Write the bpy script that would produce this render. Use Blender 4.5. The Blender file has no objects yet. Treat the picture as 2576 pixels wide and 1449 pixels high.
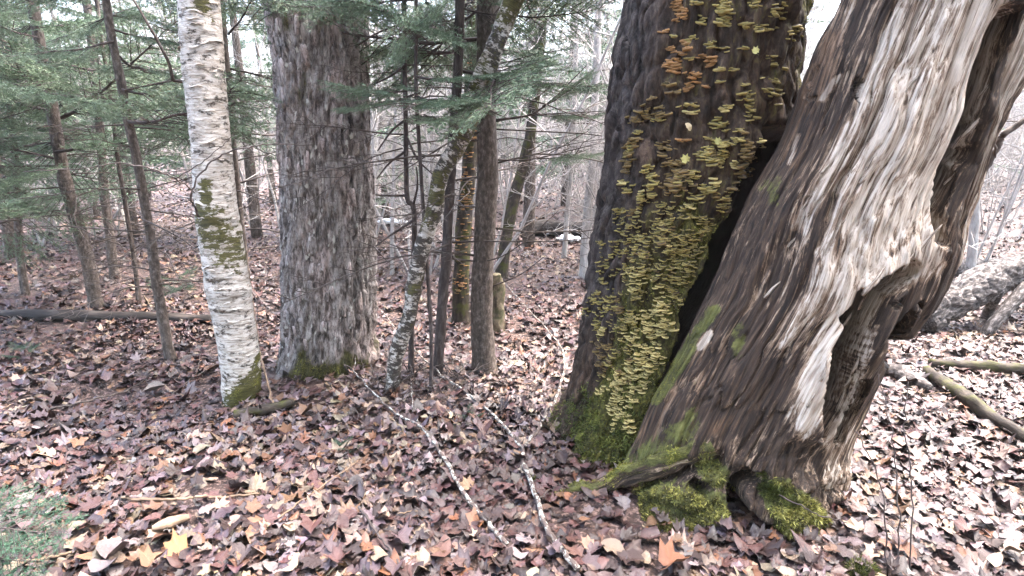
import bpy, math, random
import numpy as np
from mathutils import Vector, Matrix, Quaternion
from mathutils.bvhtree import BVHTree

rng = np.random.default_rng(7)
random.seed(7)
sc = bpy.context.scene
COL = sc.collection

# ------------------------------------------------------------------ camera
PITCH = math.radians(14.5)
FPX = 1500.0                      # focal length in units of a 2576 px wide frame
CAM_H = 1.6
cam_d = bpy.data.cameras.new('camera')
cam_d.sensor_width = 36.0
cam_d.lens = FPX / 2576.0 * 36.0
cam_d.clip_start = 0.05
cam_d.clip_end = 2000.0
cam = bpy.data.objects.new('camera', cam_d)
COL.objects.link(cam)
cam.location = (0, 0, CAM_H)
cam.rotation_euler = (math.radians(90) - PITCH, 0, 0)
sc.camera = cam

# ------------------------------------------------------------------ sky, sun, exposure
SUN_DIR = Vector((0.34, 0.22, 0.9)).normalized()
world = bpy.data.worlds.new('World')
sc.world = world
world.use_nodes = True
wn = world.node_tree
for n in list(wn.nodes):
    wn.nodes.remove(n)
sky = wn.nodes.new('ShaderNodeTexSky')
sky.sky_type = 'NISHITA'
sky.sun_disc = False
sky.sun_elevation = math.asin(SUN_DIR.z)
sky.sun_rotation = math.atan2(SUN_DIR.x, SUN_DIR.y)
sky.air_density = 0.9
sky.dust_density = 4.0
sky.ozone_density = 0.0
bg = wn.nodes.new('ShaderNodeBackground')
bg.inputs['Strength'].default_value = 0.15
wo = wn.nodes.new('ShaderNodeOutputWorld')
wn.links.new(sky.outputs[0], bg.inputs[0])
wn.links.new(bg.outputs[0], wo.inputs[0])

sun_d = bpy.data.lights.new('sun', 'SUN')
sun_d.energy = 0.7
sun_d.angle = math.radians(60)
sun_d.color = (1.0, 0.98, 0.95)
sun = bpy.data.objects.new('sun', sun_d)
COL.objects.link(sun)
sun.rotation_euler = SUN_DIR.to_track_quat('Z', 'Y').to_euler()
sun.location = (6, 2, 9)

sc.view_settings.view_transform = 'Standard'
sc.view_settings.look = 'None'
sc.view_settings.gamma = 1.0
sc.view_settings.use_curve_mapping = False
sc.view_settings.exposure = 4.05
sc.render.engine = 'CYCLES'
sc.cycles.use_denoising = True
sc.cycles.max_bounces = 6
sc.cycles.diffuse_bounces = 3
sc.cycles.glossy_bounces = 2
sc.cycles.volume_bounces = 1

# ------------------------------------------------------------------ projection helpers (photo pixel of a 2576 wide frame -> place)
FWD = np.array([0, math.cos(PITCH), -math.sin(PITCH)])
UP = np.array([0, math.sin(PITCH), math.cos(PITCH)])
RGT = np.array([1.0, 0, 0])
CAM = np.array([0, 0, CAM_H])


def ray(px, py):
    d = FWD + RGT * ((px - 1288.0) / FPX) - UP * ((py - 724.5) / FPX)
    return d


def at(px, py, Y):
    d = ray(px, py)
    return CAM + d * (Y / d[1])


def proj(V):
    q = V - CAM
    dep = q @ FWD
    dep = np.maximum(dep, 0.05)
    return 1288.0 + FPX * (q @ RGT) / dep, 724.5 - FPX * (q @ UP) / dep


# ------------------------------------------------------------------ numpy noise
def _hash(i, j, k, seed):
    h = (i.astype(np.int64) * 374761393 + j.astype(np.int64) * 668265263 + k.astype(np.int64) * 2147483647 + seed * 1274126177) & 0xFFFFFFFF
    h = ((h ^ (h >> 13)) * 1274126177) & 0xFFFFFFFF
    h = ((h ^ (h >> 16)) * 2246822519) & 0xFFFFFFFF
    h = h ^ (h >> 15)
    return (h & 0xFFFFFF) / float(0xFFFFFF)


def vnoise(P, seed=0):
    P = np.asarray(P, float)
    I = np.floor(P).astype(np.int64)
    f = P - I
    f = f * f * f * (f * (f * 6 - 15) + 10)
    r = 0
    for a in (0, 1):
        wx = f[:, 0] if a else 1 - f[:, 0]
        for b in (0, 1):
            wy = f[:, 1] if b else 1 - f[:, 1]
            for c in (0, 1):
                wz = f[:, 2] if c else 1 - f[:, 2]
                r = r + wx * wy * wz * _hash(I[:, 0] + a, I[:, 1] + b, I[:, 2] + c, seed)
    return r * 2 - 1


def fbm(P, octaves=4, seed=0, gain=0.5):
    r, a, P = 0, 1.0, np.asarray(P, float)
    for o in range(octaves):
        r = r + a * vnoise(P, seed + o * 17)
        P = P * 2.03 + 3.7
        a *= gain
    return r


def cells(P, seed=0):
    """F1, F2 and a random id of the nearest cell"""
    P = np.asarray(P, float)
    I = np.floor(P).astype(np.int64)
    n = len(P)
    f1 = np.full(n, 9.0)
    f2 = np.full(n, 9.0)
    cid = np.zeros(n)
    for a in (-1, 0, 1):
        for b in (-1, 0, 1):
            for c in (-1, 0, 1):
                i, j, k = I[:, 0] + a, I[:, 1] + b, I[:, 2] + c
                q = np.stack([i + _hash(i, j, k, seed), j + _hash(i, j, k, seed + 5), k + _hash(i, j, k, seed + 9)], 1)
                d = np.sqrt(((q - P) ** 2).sum(1))
                m1 = d < f1
                f2 = np.where(m1, f1, np.minimum(f2, d))
                cid = np.where(m1, _hash(i, j, k, seed + 23), cid)
                f1 = np.where(m1, d, f1)
    return f1, f2, cid


def sstep(a, b, x):
    t = np.clip((x - a) / (b - a), 0, 1)
    return t * t * (3 - 2 * t)


def path_dist(px, py, pts):
    """distance (px) to a polyline whose points carry a half width, minus that half width"""
    best = np.full(px.shape, 1e9)
    for (x0, y0, w0), (x1, y1, w1) in zip(pts[:-1], pts[1:]):
        dx, dy = x1 - x0, y1 - y0
        t = np.clip(((px - x0) * dx + (py - y0) * dy) / (dx * dx + dy * dy + 1e-9), 0, 1)
        d = np.hypot(px - x0 - t * dx, py - y0 - t * dy) - (w0 + (w1 - w0) * t)
        best = np.minimum(best, d)
    return best


# ------------------------------------------------------------------ terrain
def H(x, y):
    x = np.asarray(x, float)
    y = np.asarray(y, float)
    sh = x.shape
    x = x.ravel()
    y = y.ravel()
    z = np.zeros_like(x)
    P = np.stack([x * 0.9, y * 0.9, np.zeros_like(x)], 1)
    z += 0.035 * fbm(P, 3, 11) * sstep(0.5, 2.0, np.abs(y))
    z += 0.05 * np.exp(-(((x + 1.05) / 1.0) ** 2 + ((y - 3.65) / 0.55) ** 2))        # mound about the maple foot
    z -= 0.10 * np.exp(-(((x + 2.6) / .2) ** 2 + ((y - 3.55) / .10) ** 2))        # dark hollow scraped in the leaves
    z += 0.25 * fbm(P * 0.16, 3, 31) * sstep(7, 20, y)
    z += 0.06 * np.maximum(y - 16, 0) * sstep(14, 30, y)
    z = np.minimum(z, 9 + 0.01 * np.abs(y))
    return z.reshape(sh)


_T = np.concatenate([np.linspace(0.8, 12, 600), np.linspace(12.05, 60, 300)])


def ground(px, py, lift=0.0):
    d = ray(px, py)
    q = CAM + d * _T[:, None]
    g_ = q[:, 2] - H(q[:, 0], q[:, 1])
    i = int(np.argmax(g_ < 0)) if (g_ < 0).any() else len(_T) - 1
    i = max(i, 1)
    f = g_[i - 1] / (g_[i - 1] - g_[i] + 1e-9)
    p = CAM + d * (_T[i - 1] + (_T[i] - _T[i - 1]) * min(max(f, 0), 1))
    p[2] += lift
    return p


# ------------------------------------------------------------------ mesh and object helpers
def mesh_np(name, V, faces, mats=(), mat_idx=None, smooth=True, attrs=None):
    """faces: list of (n,k) int arrays; attrs: name -> (n,) / (n,3) / (n,4) per vertex"""
    me = bpy.data.meshes.new(name)
    V = np.asarray(V, np.float32)
    me.vertices.add(len(V))
    me.vertices.foreach_set('co', V.ravel())
    faces = [np.asarray(f, np.int32) for f in faces if len(f)]
    tot = np.concatenate([np.full(len(f), f.shape[1], np.int32) for f in faces])
    idx = np.concatenate([f.ravel() for f in faces])
    start = np.concatenate([[0], np.cumsum(tot)[:-1]]).astype(np.int32)
    me.loops.add(len(idx))
    me.loops.foreach_set('vertex_index', idx)
    me.polygons.add(len(tot))
    me.polygons.foreach_set('loop_start', start)
    me.polygons.foreach_set('loop_total', tot)
    if mat_idx is not None:
        me.polygons.foreach_set('material_index', np.asarray(mat_idx, np.int32))
    me.polygons.foreach_set('use_smooth', np.full(len(tot), bool(smooth)))
    for m in mats:
        me.materials.append(m)
    for k, a in (attrs or {}).items():
        a = np.asarray(a, np.float32)
        if a.ndim == 1:
            me.attributes.new(k, 'FLOAT', 'POINT').data.foreach_set('value', a)
        elif a.shape[1] == 3:
            me.attributes.new(k, 'FLOAT_VECTOR', 'POINT').data.foreach_set('vector', a.ravel())
        else:
            me.attributes.new(k, 'FLOAT_COLOR', 'POINT').data.foreach_set('color', a.ravel())
    me.update(calc_edges=True)
    return me


def tag(o, label=None, cat=None, group=None, kind=None):
    if label:
        o['label'] = label
    if cat:
        o['category'] = cat
    if group:
        o['group'] = group
    if kind:
        o['kind'] = kind
    return o


def obj(name, me, parent=None, loc=None, mtx=None):
    o = bpy.data.objects.new(name, me)
    COL.objects.link(o)
    if parent is not None:
        o.parent = parent
    if mtx is not None:
        o.matrix_local = mtx
    elif loc is not None:
        o.location = [float(v) for v in loc]
    return o


def thing(name, label, cat, loc, group=None):
    o = bpy.data.objects.new(name, None)
    COL.objects.link(o)
    o.empty_display_size = 0.1
    o.location = [float(v) for v in loc]
    return tag(o, label, cat, group)


def spline(pts, n):
    """smooth curve through points (rows of any width)"""
    P = np.asarray(pts, float)
    if len(P) < 3:
        t = np.linspace(0, 1, n)[:, None]
        return P[0] * (1 - t) + P[-1] * t
    Q = np.vstack([2 * P[0] - P[1], P, 2 * P[-1] - P[-2]])
    seg = len(P) - 1
    u = np.linspace(0, seg, n)
    i = np.minimum(u.astype(int), seg - 1)
    t = (u - i)[:, None]
    a, b, c, d = Q[i], Q[i + 1], Q[i + 2], Q[i + 3]
    return 0.5 * (2 * b + (c - a) * t + (2 * a - 5 * b + 4 * c - d) * t ** 2 + (3 * b - a - 3 * c + d) * t ** 3)


class MB:
    """collects tubes and loose triangles of several materials"""
    def __init__(self):
        self.V, self.Q, self.T, self.qm, self.tm, self.n = [], [], [], [], [], 0
        self.flow = []

    def tube(self, pts, rad, seg=5, m=0, rough=0.0, seed=0, caps=True, plates=0.0):
        P = np.asarray(pts, float)
        k = len(P)
        R = np.atleast_1d(np.asarray(rad, float))
        R = np.interp(np.linspace(0, 1, k), np.linspace(0, 1, len(R)), R) if len(R) > 1 else np.full(k, R[0])
        T = np.gradient(P, axis=0)
        T /= np.linalg.norm(T, axis=1)[:, None] + 1e-9
        ref = np.array([0.13, 0.21, 0.97]) if abs(T[:, 2]).mean() < 0.8 else np.array([0.97, 0.1, 0.2])
        A = np.cross(T, ref)
        A /= np.linalg.norm(A, axis=1)[:, None] + 1e-9
        B = np.cross(T, A)
        th = np.linspace(0, 2 * math.pi, seg, endpoint=False)
        c, s = np.cos(th)[None, :, None], np.sin(th)[None, :, None]
        L = np.concatenate([[0], np.cumsum(np.linalg.norm(np.diff(P, axis=0), axis=1))])
        rr = np.repeat(R[:, None], seg, 1)
        fl = np.stack([np.cos(th)[None, :] * rr, np.sin(th)[None, :] * rr, np.repeat(L[:, None], seg, 1)], 2).reshape(-1, 3)
        if rough:
            nz = fbm(fl / (R.max() * np.array([0.9, 0.9, 2.2])) + seed, 3, seed).reshape(k, seg)
            rr = rr * (1 + rough * nz)
        if plates:
            f1, f2, ci = cells(fl * np.array([8, 8, 5]) + .5 * np.stack([fbm(fl * 9, 2, 1), fbm(fl * 9, 2, 2), fbm(fl * 9, 2, 3)], 1), seed)
            rr = rr + (plates * (sstep(0.02, .3, f2 - f1) - 1) + plates * .8 * (ci - .5)).reshape(k, seg)
        V = (P[:, None, :] + rr[:, :, None] * (A[:, None, :] * c + B[:, None, :] * s)).reshape(-1, 3)
        i = np.arange(k - 1)[:, None] * seg
        j = np.arange(seg)[None, :]
        jn = (j + 1) % seg
        Q = np.stack([i + j, i + jn, i + seg + jn, i + seg + j], 2).reshape(-1, 4) + self.n
        self.V.append(V)
        self.flow.append(fl)
        self.Q.append(Q)
        self.qm.append(np.full(len(Q), m))
        n0 = self.n
        self.n += len(V)
        if caps and seg >= 4:
            for base, cen, flip in ((0, P[0], 1), ((k - 1) * seg, P[-1], 0)):
                self.V.append(cen[None])
                self.flow.append(np.array([[0, 0, L[0] if base == 0 else L[-1]]]))
                ci = self.n
                self.n += 1
                a = n0 + base + np.arange(seg)
                b = n0 + base + (np.arange(seg) + 1) % seg
                t = np.stack([b, a, np.full(seg, ci)], 1) if flip else np.stack([a, b, np.full(seg, ci)], 1)
                self.T.append(t)
                self.tm.append(np.full(seg, m))
        return V

    def tris(self, V, m=0):
        """V: (n,3,3)"""
        n = len(V)
        self.V.append(V.reshape(-1, 3))
        self.flow.append(V.reshape(-1, 3))
        self.T.append(np.arange(n * 3).reshape(n, 3) + self.n)
        self.tm.append(np.full(n, m))
        self.n += n * 3

    def arrays(self):
        V = np.concatenate(self.V)
        Q = np.concatenate(self.Q) if self.Q else np.zeros((0, 4), int)
        T = np.concatenate(self.T) if self.T else np.zeros((0, 3), int)
        mi = np.concatenate((self.qm if self.Q else []) + (self.tm if self.T else []))
        return V, Q, T, mi

    def mesh(self, name, mats, base=None, smooth=True):
        V, Q, T, mi = self.arrays()
        if base is not None:
            V = V - np.asarray(base)
        return mesh_np(name, V, [Q, T], mats, mi, smooth, {'flow': np.concatenate(self.flow)})


# ------------------------------------------------------------------ material helpers
class NT:
    def __init__(self, name):
        self.m = bpy.data.materials.new(name)
        self.m.use_nodes = True
        self.nt = self.m.node_tree
        self.b = self.nt.nodes['Principled BSDF']

    def n(self, t, **kw):
        nd = self.nt.nodes.new(t)
        for k, v in kw.items():
            setattr(nd, k, v)
        return nd

    def link(self, a, b):
        self.nt.links.new(a, b)

    def attr(self, name, out='Vector'):
        return self.n('ShaderNodeAttribute', attribute_name=name).outputs[out]

    def coord(self, scale, src=None):
        if src is None:
            src = self.n('ShaderNodeTexCoord').outputs['Object']
        mp = self.n('ShaderNodeMapping')
        mp.inputs['Scale'].default_value = scale
        self.link(src, mp.inputs['Vector'])
        return mp.outputs[0]

    def noise(self, vec, scale=1.0, detail=5.0, rough=0.6, dist=0.0):
        nd = self.n('ShaderNodeTexNoise')
        nd.inputs['Scale'].default_value = scale
        nd.inputs['Detail'].default_value = detail
        nd.inputs['Roughness'].default_value = rough
        nd.inputs['Distortion'].default_value = dist
        self.link(vec, nd.inputs['Vector'])
        return nd.outputs['Fac']

    def voro(self, vec, scale=1.0, feature='F1', out='Distance', rand=1.0):
        nd = self.n('ShaderNodeTexVoronoi', feature=feature)
        nd.inputs['Scale'].default_value = scale
        nd.inputs['Randomness'].default_value = rand
        self.link(vec, nd.inputs['Vector'])
        return nd.outputs[out]

    def ramp(self, fac, stops):
        nd = self.n('ShaderNodeValToRGB')
        el = nd.color_ramp.elements
        while len(el) < len(stops):
            el.new(0.5)
        for e, (p, c) in zip(el, stops):
            e.position = p
            e.color = (*c, 1) if isinstance(c, tuple) else (c, c, c, 1)
        self.link(fac, nd.inputs[0])
        return nd.outputs[0]

    def math(self, op, a, b=None, clamp=False):
        nd = self.n('ShaderNodeMath', operation=op, use_clamp=clamp)
        for i, v in enumerate((a, b)):
            if v is None:
                continue
            if isinstance(v, (int, float)):
                nd.inputs[i].default_value = v
            else:
                self.link(v, nd.inputs[i])
        return nd.outputs[0]

    def mix(self, fac, a, b, mode='MIX'):
        nd = self.n('ShaderNodeMix', data_type='RGBA', blend_type=mode)
        for i, v in ((0, fac), (6, a), (7, b)):
            if isinstance(v, (int, float)):
                nd.inputs[i].default_value = v
            elif isinstance(v, tuple):
                nd.inputs[i].default_value = (*v, 1)
            else:
                self.link(v, nd.inputs[i])
        return nd.outputs[2]

    def bump(self, h, strength=0.5, dist=0.01):
        nd = self.n('ShaderNodeBump')
        nd.inputs['Strength'].default_value = strength
        nd.inputs['Distance'].default_value = dist
        self.link(h, nd.inputs['Height'])
        self.link(nd.outputs[0], self.b.inputs['Normal'])

    def out(self, color, rough=0.7, spec=0.3):
        if isinstance(color, tuple):
            self.b.inputs['Base Color'].default_value = (*color, 1)
        else:
            self.link(color, self.b.inputs['Base Color'])
        if isinstance(rough, (int, float)):
            self.b.inputs['Roughness'].default_value = rough
        else:
            self.link(rough, self.b.inputs['Roughness'])
        self.b.inputs['Specular IOR Level'].default_value = spec
        return self.m


def m_soil():
    t = NT('soil')
    n = t.noise(t.coord((1, 1, 1)), 9, 8, 0.7)
    n2 = t.noise(t.coord((1, 1, 1)), 45, 6, 0.7)
    c = t.ramp(n, [(0.3, (0.015, 0.01, 0.008)), (0.55, (0.05, 0.03, 0.024)), (0.75, (0.12, 0.075, 0.06))])
    c = t.mix(t.ramp(n2, [(0.5, 0.0), (0.65, 1.0)]), c, (0.27, 0.18, 0.15))
    t.bump(n2, 0.8, 0.03)
    return t.out(c, 0.6)


def leaf_mat(name, obj_color):
    t = NT(name)
    if obj_color:
        base = t.n('ShaderNodeObjectInfo').outputs['Color']
    else:
        base = t.attr('Col', 'Color')
    co = t.n('ShaderNodeTexCoord').outputs['Object']
    n = t.noise(co, 75, 6, 0.75, 1.0)
    n2 = t.noise(co, 24, 4, 0.65, 0.6)
    c = t.mix(t.ramp(n, [(0.35, 0.75), (0.7, 0.0)]), base, t.mix(1.0, base, (0.35, 0.29, 0.28), 'MULTIPLY'))
    c = t.mix(t.ramp(n2, [(0.5, 0.0), (0.72, 0.55)]), c, t.mix(1.0, c, (1.5, 1.35, 1.3), 'MULTIPLY'))
    t.bump(n, 0.5, 0.006)
    return t.out(c, t.ramp(n2, [(0.3, 0.28), (0.7, 0.6)]), 0.45)


def m_needle(name, c0, c1):
    t = NT(name)
    r = t.n('ShaderNodeObjectInfo').outputs['Random']
    n = t.noise(t.n('ShaderNodeTexCoord').outputs['Object'], 7, 3, 0.6)
    f = t.math('ADD', t.math('MULTIPLY', r, 0.5), t.math('MULTIPLY', t.ramp(n, [(0.3, 0.0), (0.7, 1.0)]), 0.5))
    return t.out(t.mix(f, c0, c1), 0.55, 0.35)


def m_bark(name, c0, c1, c2, sc_=(40, 40, 12), bump=0.6, moss=None):
    """thin trunk / stick bark: three tones along the flow of the stem"""
    t = NT(name)
    f = t.coord(sc_, t.attr('flow'))
    n = t.noise(f, 1.0, 6, 0.65)
    n2 = t.noise(t.coord((sc_[0] * 0.3,) * 3, t.attr('flow')), 1.0, 4, 0.6)
    c = t.ramp(n, [(0.3, c0), (0.5, c1), (0.68, c2)])
    if moss:
        c = t.mix(t.ramp(n2, [(0.48, 0.0), (0.6, 1.0)]), c, moss)
    t.bump(n, bump, 0.01)
    return t.out(c, 0.75, 0.25)


def m_lichen_stick(name):
    t = NT(name)
    fl = t.attr('flow')
    n = t.noise(t.coord((60, 60, 14), fl), 1.0, 5, 0.65)
    v = t.noise(t.coord((55, 55, 42), fl), 1.0, 3, 0.6, 0.6)
    n3 = t.noise(t.coord((9, 9, 7), fl), 1.0, 2, 0.5)
    c = t.ramp(n, [(0.3, (0.035, 0.025, 0.02)), (0.55, (0.10, 0.075, 0.065)), (0.75, (0.2, 0.16, 0.14))])
    f = t.math('MULTIPLY', t.ramp(v, [(0.52, 0.0), (0.57, 1.0)]), t.ramp(n3, [(0.4, 0.15), (0.55, 1.0)]))
    c = t.mix(f, c, (0.4, 0.4, 0.35))
    t.bump(t.math('ADD', n, v), 0.5, 0.006)
    return t.out(c, 0.8, 0.2)


def m_maple():
    t = NT('maple_bark')
    fl = t.attr('flow')
    n = t.noise(t.coord((32, 32, 8), fl), 1.0, 7, 0.74, 0.3)
    n1 = t.noise(t.coord((70, 70, 34), fl), 1.0, 5, 0.7)
    big = t.noise(t.coord((5, 5, 1.7), fl), 1.0, 3, 0.6)
    c = t.ramp(n, [(0.37, (0.022, 0.018, 0.0145)), (0.45, (0.12, 0.10, 0.087)), (0.53, (0.28, 0.245, 0.222)), (0.65, (0.45, 0.41, 0.38))])
    c = t.mix(t.ramp(big, [(0.5, 0.0), (0.63, 0.75)]), c, t.mix(1.0, c, (1.5, 1.35, 1.35), 'MULTIPLY'))
    c = t.mix(t.ramp(n1, [(0.52, 0.0), (0.6, 0.7)]), c, (0.07, 0.05, 0.042))
    lv = t.n('ShaderNodeVectorMath', operation='ADD')
    wn_ = t.n('ShaderNodeTexNoise')
    wn_.inputs['Scale'].default_value = 1.0
    wn_.inputs['Detail'].default_value = 4
    t.link(t.coord((40, 40, 24), fl), wn_.inputs['Vector'])
    t.link(t.coord((34, 34, 15), fl), lv.inputs[0])
    t.link(wn_.outputs['Color'], lv.inputs[1])
    lv = lv.outputs[0]
    lich = t.voro(lv, 1.0, 'F1', 'Color')
    sep = t.n('ShaderNodeSeparateColor')
    t.link(lich, sep.inputs[0])
    vd = t.voro(lv, 1.0)
    vd = t.math('ADD', vd, t.math('MULTIPLY', t.math('ADD', n1, big), 0.5))
    f = t.math('MULTIPLY', t.ramp(sep.outputs[0], [(0.58, 0.0), (0.64, 1.0)]), t.ramp(vd, [(0.66, 1.0), (0.78, 0.0)]))
    c = t.mix(f, c, (0.52, 0.5, 0.44))
    ms = t.attr('moss', 'Fac')
    mf = t.math('ADD', ms, t.math('MULTIPLY', t.math('SUBTRACT', n, 0.5), 1.3))
    mossc = t.ramp(n1, [(0.35, (0.016, 0.013, 0.005)), (0.65, (0.09, 0.082, 0.022))])
    c = t.mix(t.ramp(mf, [(0.42, 0.0), (0.62, 1.0)]), c, mossc)
    t.bump(t.math('ADD', n, t.math('MULTIPLY', n1, 0.6)), 0.9, 0.02)
    return t.out(c, 0.75, 0.3)


def m_birch(name='birch_bark', b0=.53, b1=.6):
    t = NT(name)
    fl = t.attr('flow')
    n = t.noise(t.coord((11, 11, 42), fl), 1.0, 6, 0.72, 1.2)
    n1 = t.noise(t.coord((16, 16, 150), fl), 1.0, 4, 0.7)
    blot = t.noise(t.coord((15, 15, 30), fl), 1.0, 6, 0.75)
    c = t.ramp(n, [(0.34, (0.10, 0.08, 0.06)), (0.44, (0.36, 0.31, 0.255)), (0.58, (0.58, 0.535, 0.475))])
    c = t.mix(t.ramp(n1, [(0.62, 0.0), (0.68, 0.8)]), c, (0.05, 0.036, 0.026))
    c = t.mix(t.ramp(blot, [(b0, 0.0), (b1, 0.95)]), c, (0.028, 0.019, 0.012))
    ms = t.attr('moss', 'Fac')
    mf = t.math('ADD', ms, t.math('MULTIPLY', t.math('SUBTRACT', blot, 0.5), 3.0))
    mossc = t.ramp(n1, [(0.35, (0.028, 0.023, 0.008)), (0.65, (0.12, 0.11, 0.03))])
    c = t.mix(t.ramp(mf, [(0.45, 0.0), (0.56, 1.0)]), c, mossc)
    t.bump(t.math('ADD', n, n1), 0.8, 0.008)
    return t.out(c, 0.65, 0.3)


def m_fungus_trunk():
    t = NT('dark_wet_bark')
    fl = t.attr('flow')
    n = t.noise(t.coord((24, 24, 9), fl), 1.0, 7, 0.7, 0.4)
    n1 = t.noise(t.coord((70, 70, 40), fl), 1.0, 5, 0.7)
    big = t.noise(t.coord((4, 4, 2.2), fl), 1.0, 3, 0.6)
    c = t.ramp(n, [(0.36, (0.010, 0.0062, 0.004)), (0.5, (0.04, 0.0255, 0.0165)), (0.66, (0.105, 0.07, 0.047))])
    c = t.mix(t.ramp(big, [(0.5, 0.0), (0.65, 0.6)]), c, t.mix(1.0, c, (1.5, 1.3, 1.15), 'MULTIPLY'))
    edge = t.attr('plain', 'Fac')
    c = t.mix(edge, c, t.ramp(n, [(0.36, (0.012, 0.009, 0.008)), (0.52, (0.05, 0.039, 0.034)), (0.7, (0.13, 0.105, 0.092))]))
    ms = t.attr('moss', 'Fac')
    mf = t.math('ADD', ms, t.math('MULTIPLY', t.math('SUBTRACT', n, 0.5), 1.4))
    mossc = t.ramp(n1, [(0.34, (0.011, 0.0095, 0.0025)), (0.5, (0.05, 0.045, 0.009)), (0.68, (0.14, 0.125, 0.025))])
    c = t.mix(t.ramp(mf, [(0.42, 0.0), (0.66, 1.0)]), c, mossc)
    c = t.mix(t.attr('rot', 'Fac'), c, t.ramp(n, [(0.3, (0.008, 0.006, 0.005)), (0.7, (0.022, 0.016, 0.013))]))  # rotten inner wood, taken near black to paint the cleft's shade
    t.bump(t.math('ADD', n, t.math('MULTIPLY', n1, 0.6)), 0.9, 0.02)
    return t.out(c, 0.8, 0.2)


def m_dead_wood():
    t = NT('bare_dead_wood')
    fl = t.attr('flow')
    fine = t.noise(t.coord((75, 75, 3.0), fl), 1.0, 7, 0.7, 0.25)
    mid = t.noise(t.coord((20, 20, 1.3), fl), 1.0, 5, 0.65, 0.25)
    spot = t.noise(t.coord((20, 20, 12), fl), 1.0, 6, 0.7)
    pale = t.attr('pale', 'Fac')
    pf = t.math('ADD', pale, t.math('MULTIPLY', t.math('SUBTRACT', mid, 0.5), 1.5))
    pf = t.math('ADD', pf, t.math('MULTIPLY', t.math('SUBTRACT', spot, 0.5), 1.0))
    pf = t.math('ADD', pf, t.math('MULTIPLY', t.math('SUBTRACT', fine, 0.5), 1.7))
    dark = t.ramp(fine, [(0.34, (0.008, 0.005, 0.003)), (0.49, (0.038, 0.023, 0.0145)), (0.68, (0.12, 0.076, 0.048))])
    tan = t.ramp(fine, [(0.34, (0.045, 0.027, 0.016)), (0.49, (0.2, 0.13, 0.083)), (0.66, (0.42, 0.31, 0.215))])
    white = t.ramp(fine, [(0.34, (0.15, 0.098, 0.066)), (0.47, (0.46, 0.37, 0.285)), (0.62, (0.7, 0.61, 0.51))])
    c = t.mix(t.ramp(pf, [(0.3, 0.0), (0.52, 1.0)]), dark, tan)
    c = t.mix(t.ramp(pf, [(0.55, 0.0), (0.8, 1.0)]), c, white)
    rust = t.attr('rust', 'Fac')
    rf = t.math('ADD', rust, t.math('ADD', t.math('MULTIPLY', t.math('SUBTRACT', mid, 0.5), 2.2), t.math('MULTIPLY', t.math('SUBTRACT', fine, 0.5), 1.5)))
    c = t.mix(t.ramp(rf, [(0.4, 0.0), (0.8, 0.8)]), c, t.ramp(fine, [(0.34, (0.02, 0.01, 0.006)), (0.66, (0.18, 0.1, 0.052))]))
    ms = t.attr('moss', 'Fac')
    mf = t.math('ADD', ms, t.math('MULTIPLY', t.math('SUBTRACT', spot, 0.5), 1.7))
    mossc = t.ramp(spot, [(0.35, (0.03, 0.028, 0.008)), (0.55, (0.10, 0.10, 0.025)), (0.75, (0.2, 0.2, 0.06))])
    c = t.mix(t.ramp(mf, [(0.45, 0.0), (0.62, 1.0)]), c, mossc)
    c = t.mix(t.attr('rot', 'Fac'), c, t.ramp(fine, [(0.34, (0.008, 0.005, 0.0035)), (0.55, (0.034, 0.02, 0.011)), (0.72, (0.10, 0.06, 0.028))]))  # brown rotten wood in the hollows, with their shade painted into the tone
    t.bump(t.math('ADD', fine, t.math('MULTIPLY', mid, 0.8)), 1.0, 0.02)
    return t.out(c, 0.7, 0.3)


def m_col(name, rough=0.7, bump=40, spec=0.25):
    t = NT(name)
    n = t.noise(t.n('ShaderNodeTexCoord').outputs['Object'], bump, 4, 0.6)
    c = t.attr('Col', 'Color')
    c = t.mix(t.ramp(n, [(0.4, 0.5), (0.65, 0.0)]), c, t.mix(1.0, c, (0.6, 0.57, 0.5), 'MULTIPLY'))
    return t.out(c, rough, spec)


def m_bracket():
    t = NT('bracket_flesh')
    co = t.n('ShaderNodeTexCoord').outputs['Object']
    base = t.attr('Col', 'Color')
    n = t.noise(co, 90, 4, 0.6)
    c = t.mix(t.ramp(n, [(0.4, 0.7), (0.65, 0.0)]), base, t.mix(1.0, base, (0.55, 0.55, 0.42), 'MULTIPLY'))
    t.bump(n, 0.4, 0.004)
    return t.out(c, 0.7, 0.3)


def m_snow():
    t = NT('old_snow')
    n = t.noise(t.coord((1, 1, 1)), 12, 5, 0.6)
    t.bump(n, 0.4, 0.03)
    return t.out(t.ramp(n, [(0.3, (0.7, 0.72, 0.75)), (0.6, (0.86, 0.87, 0.88))]), 0.6, 0.3)


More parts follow.
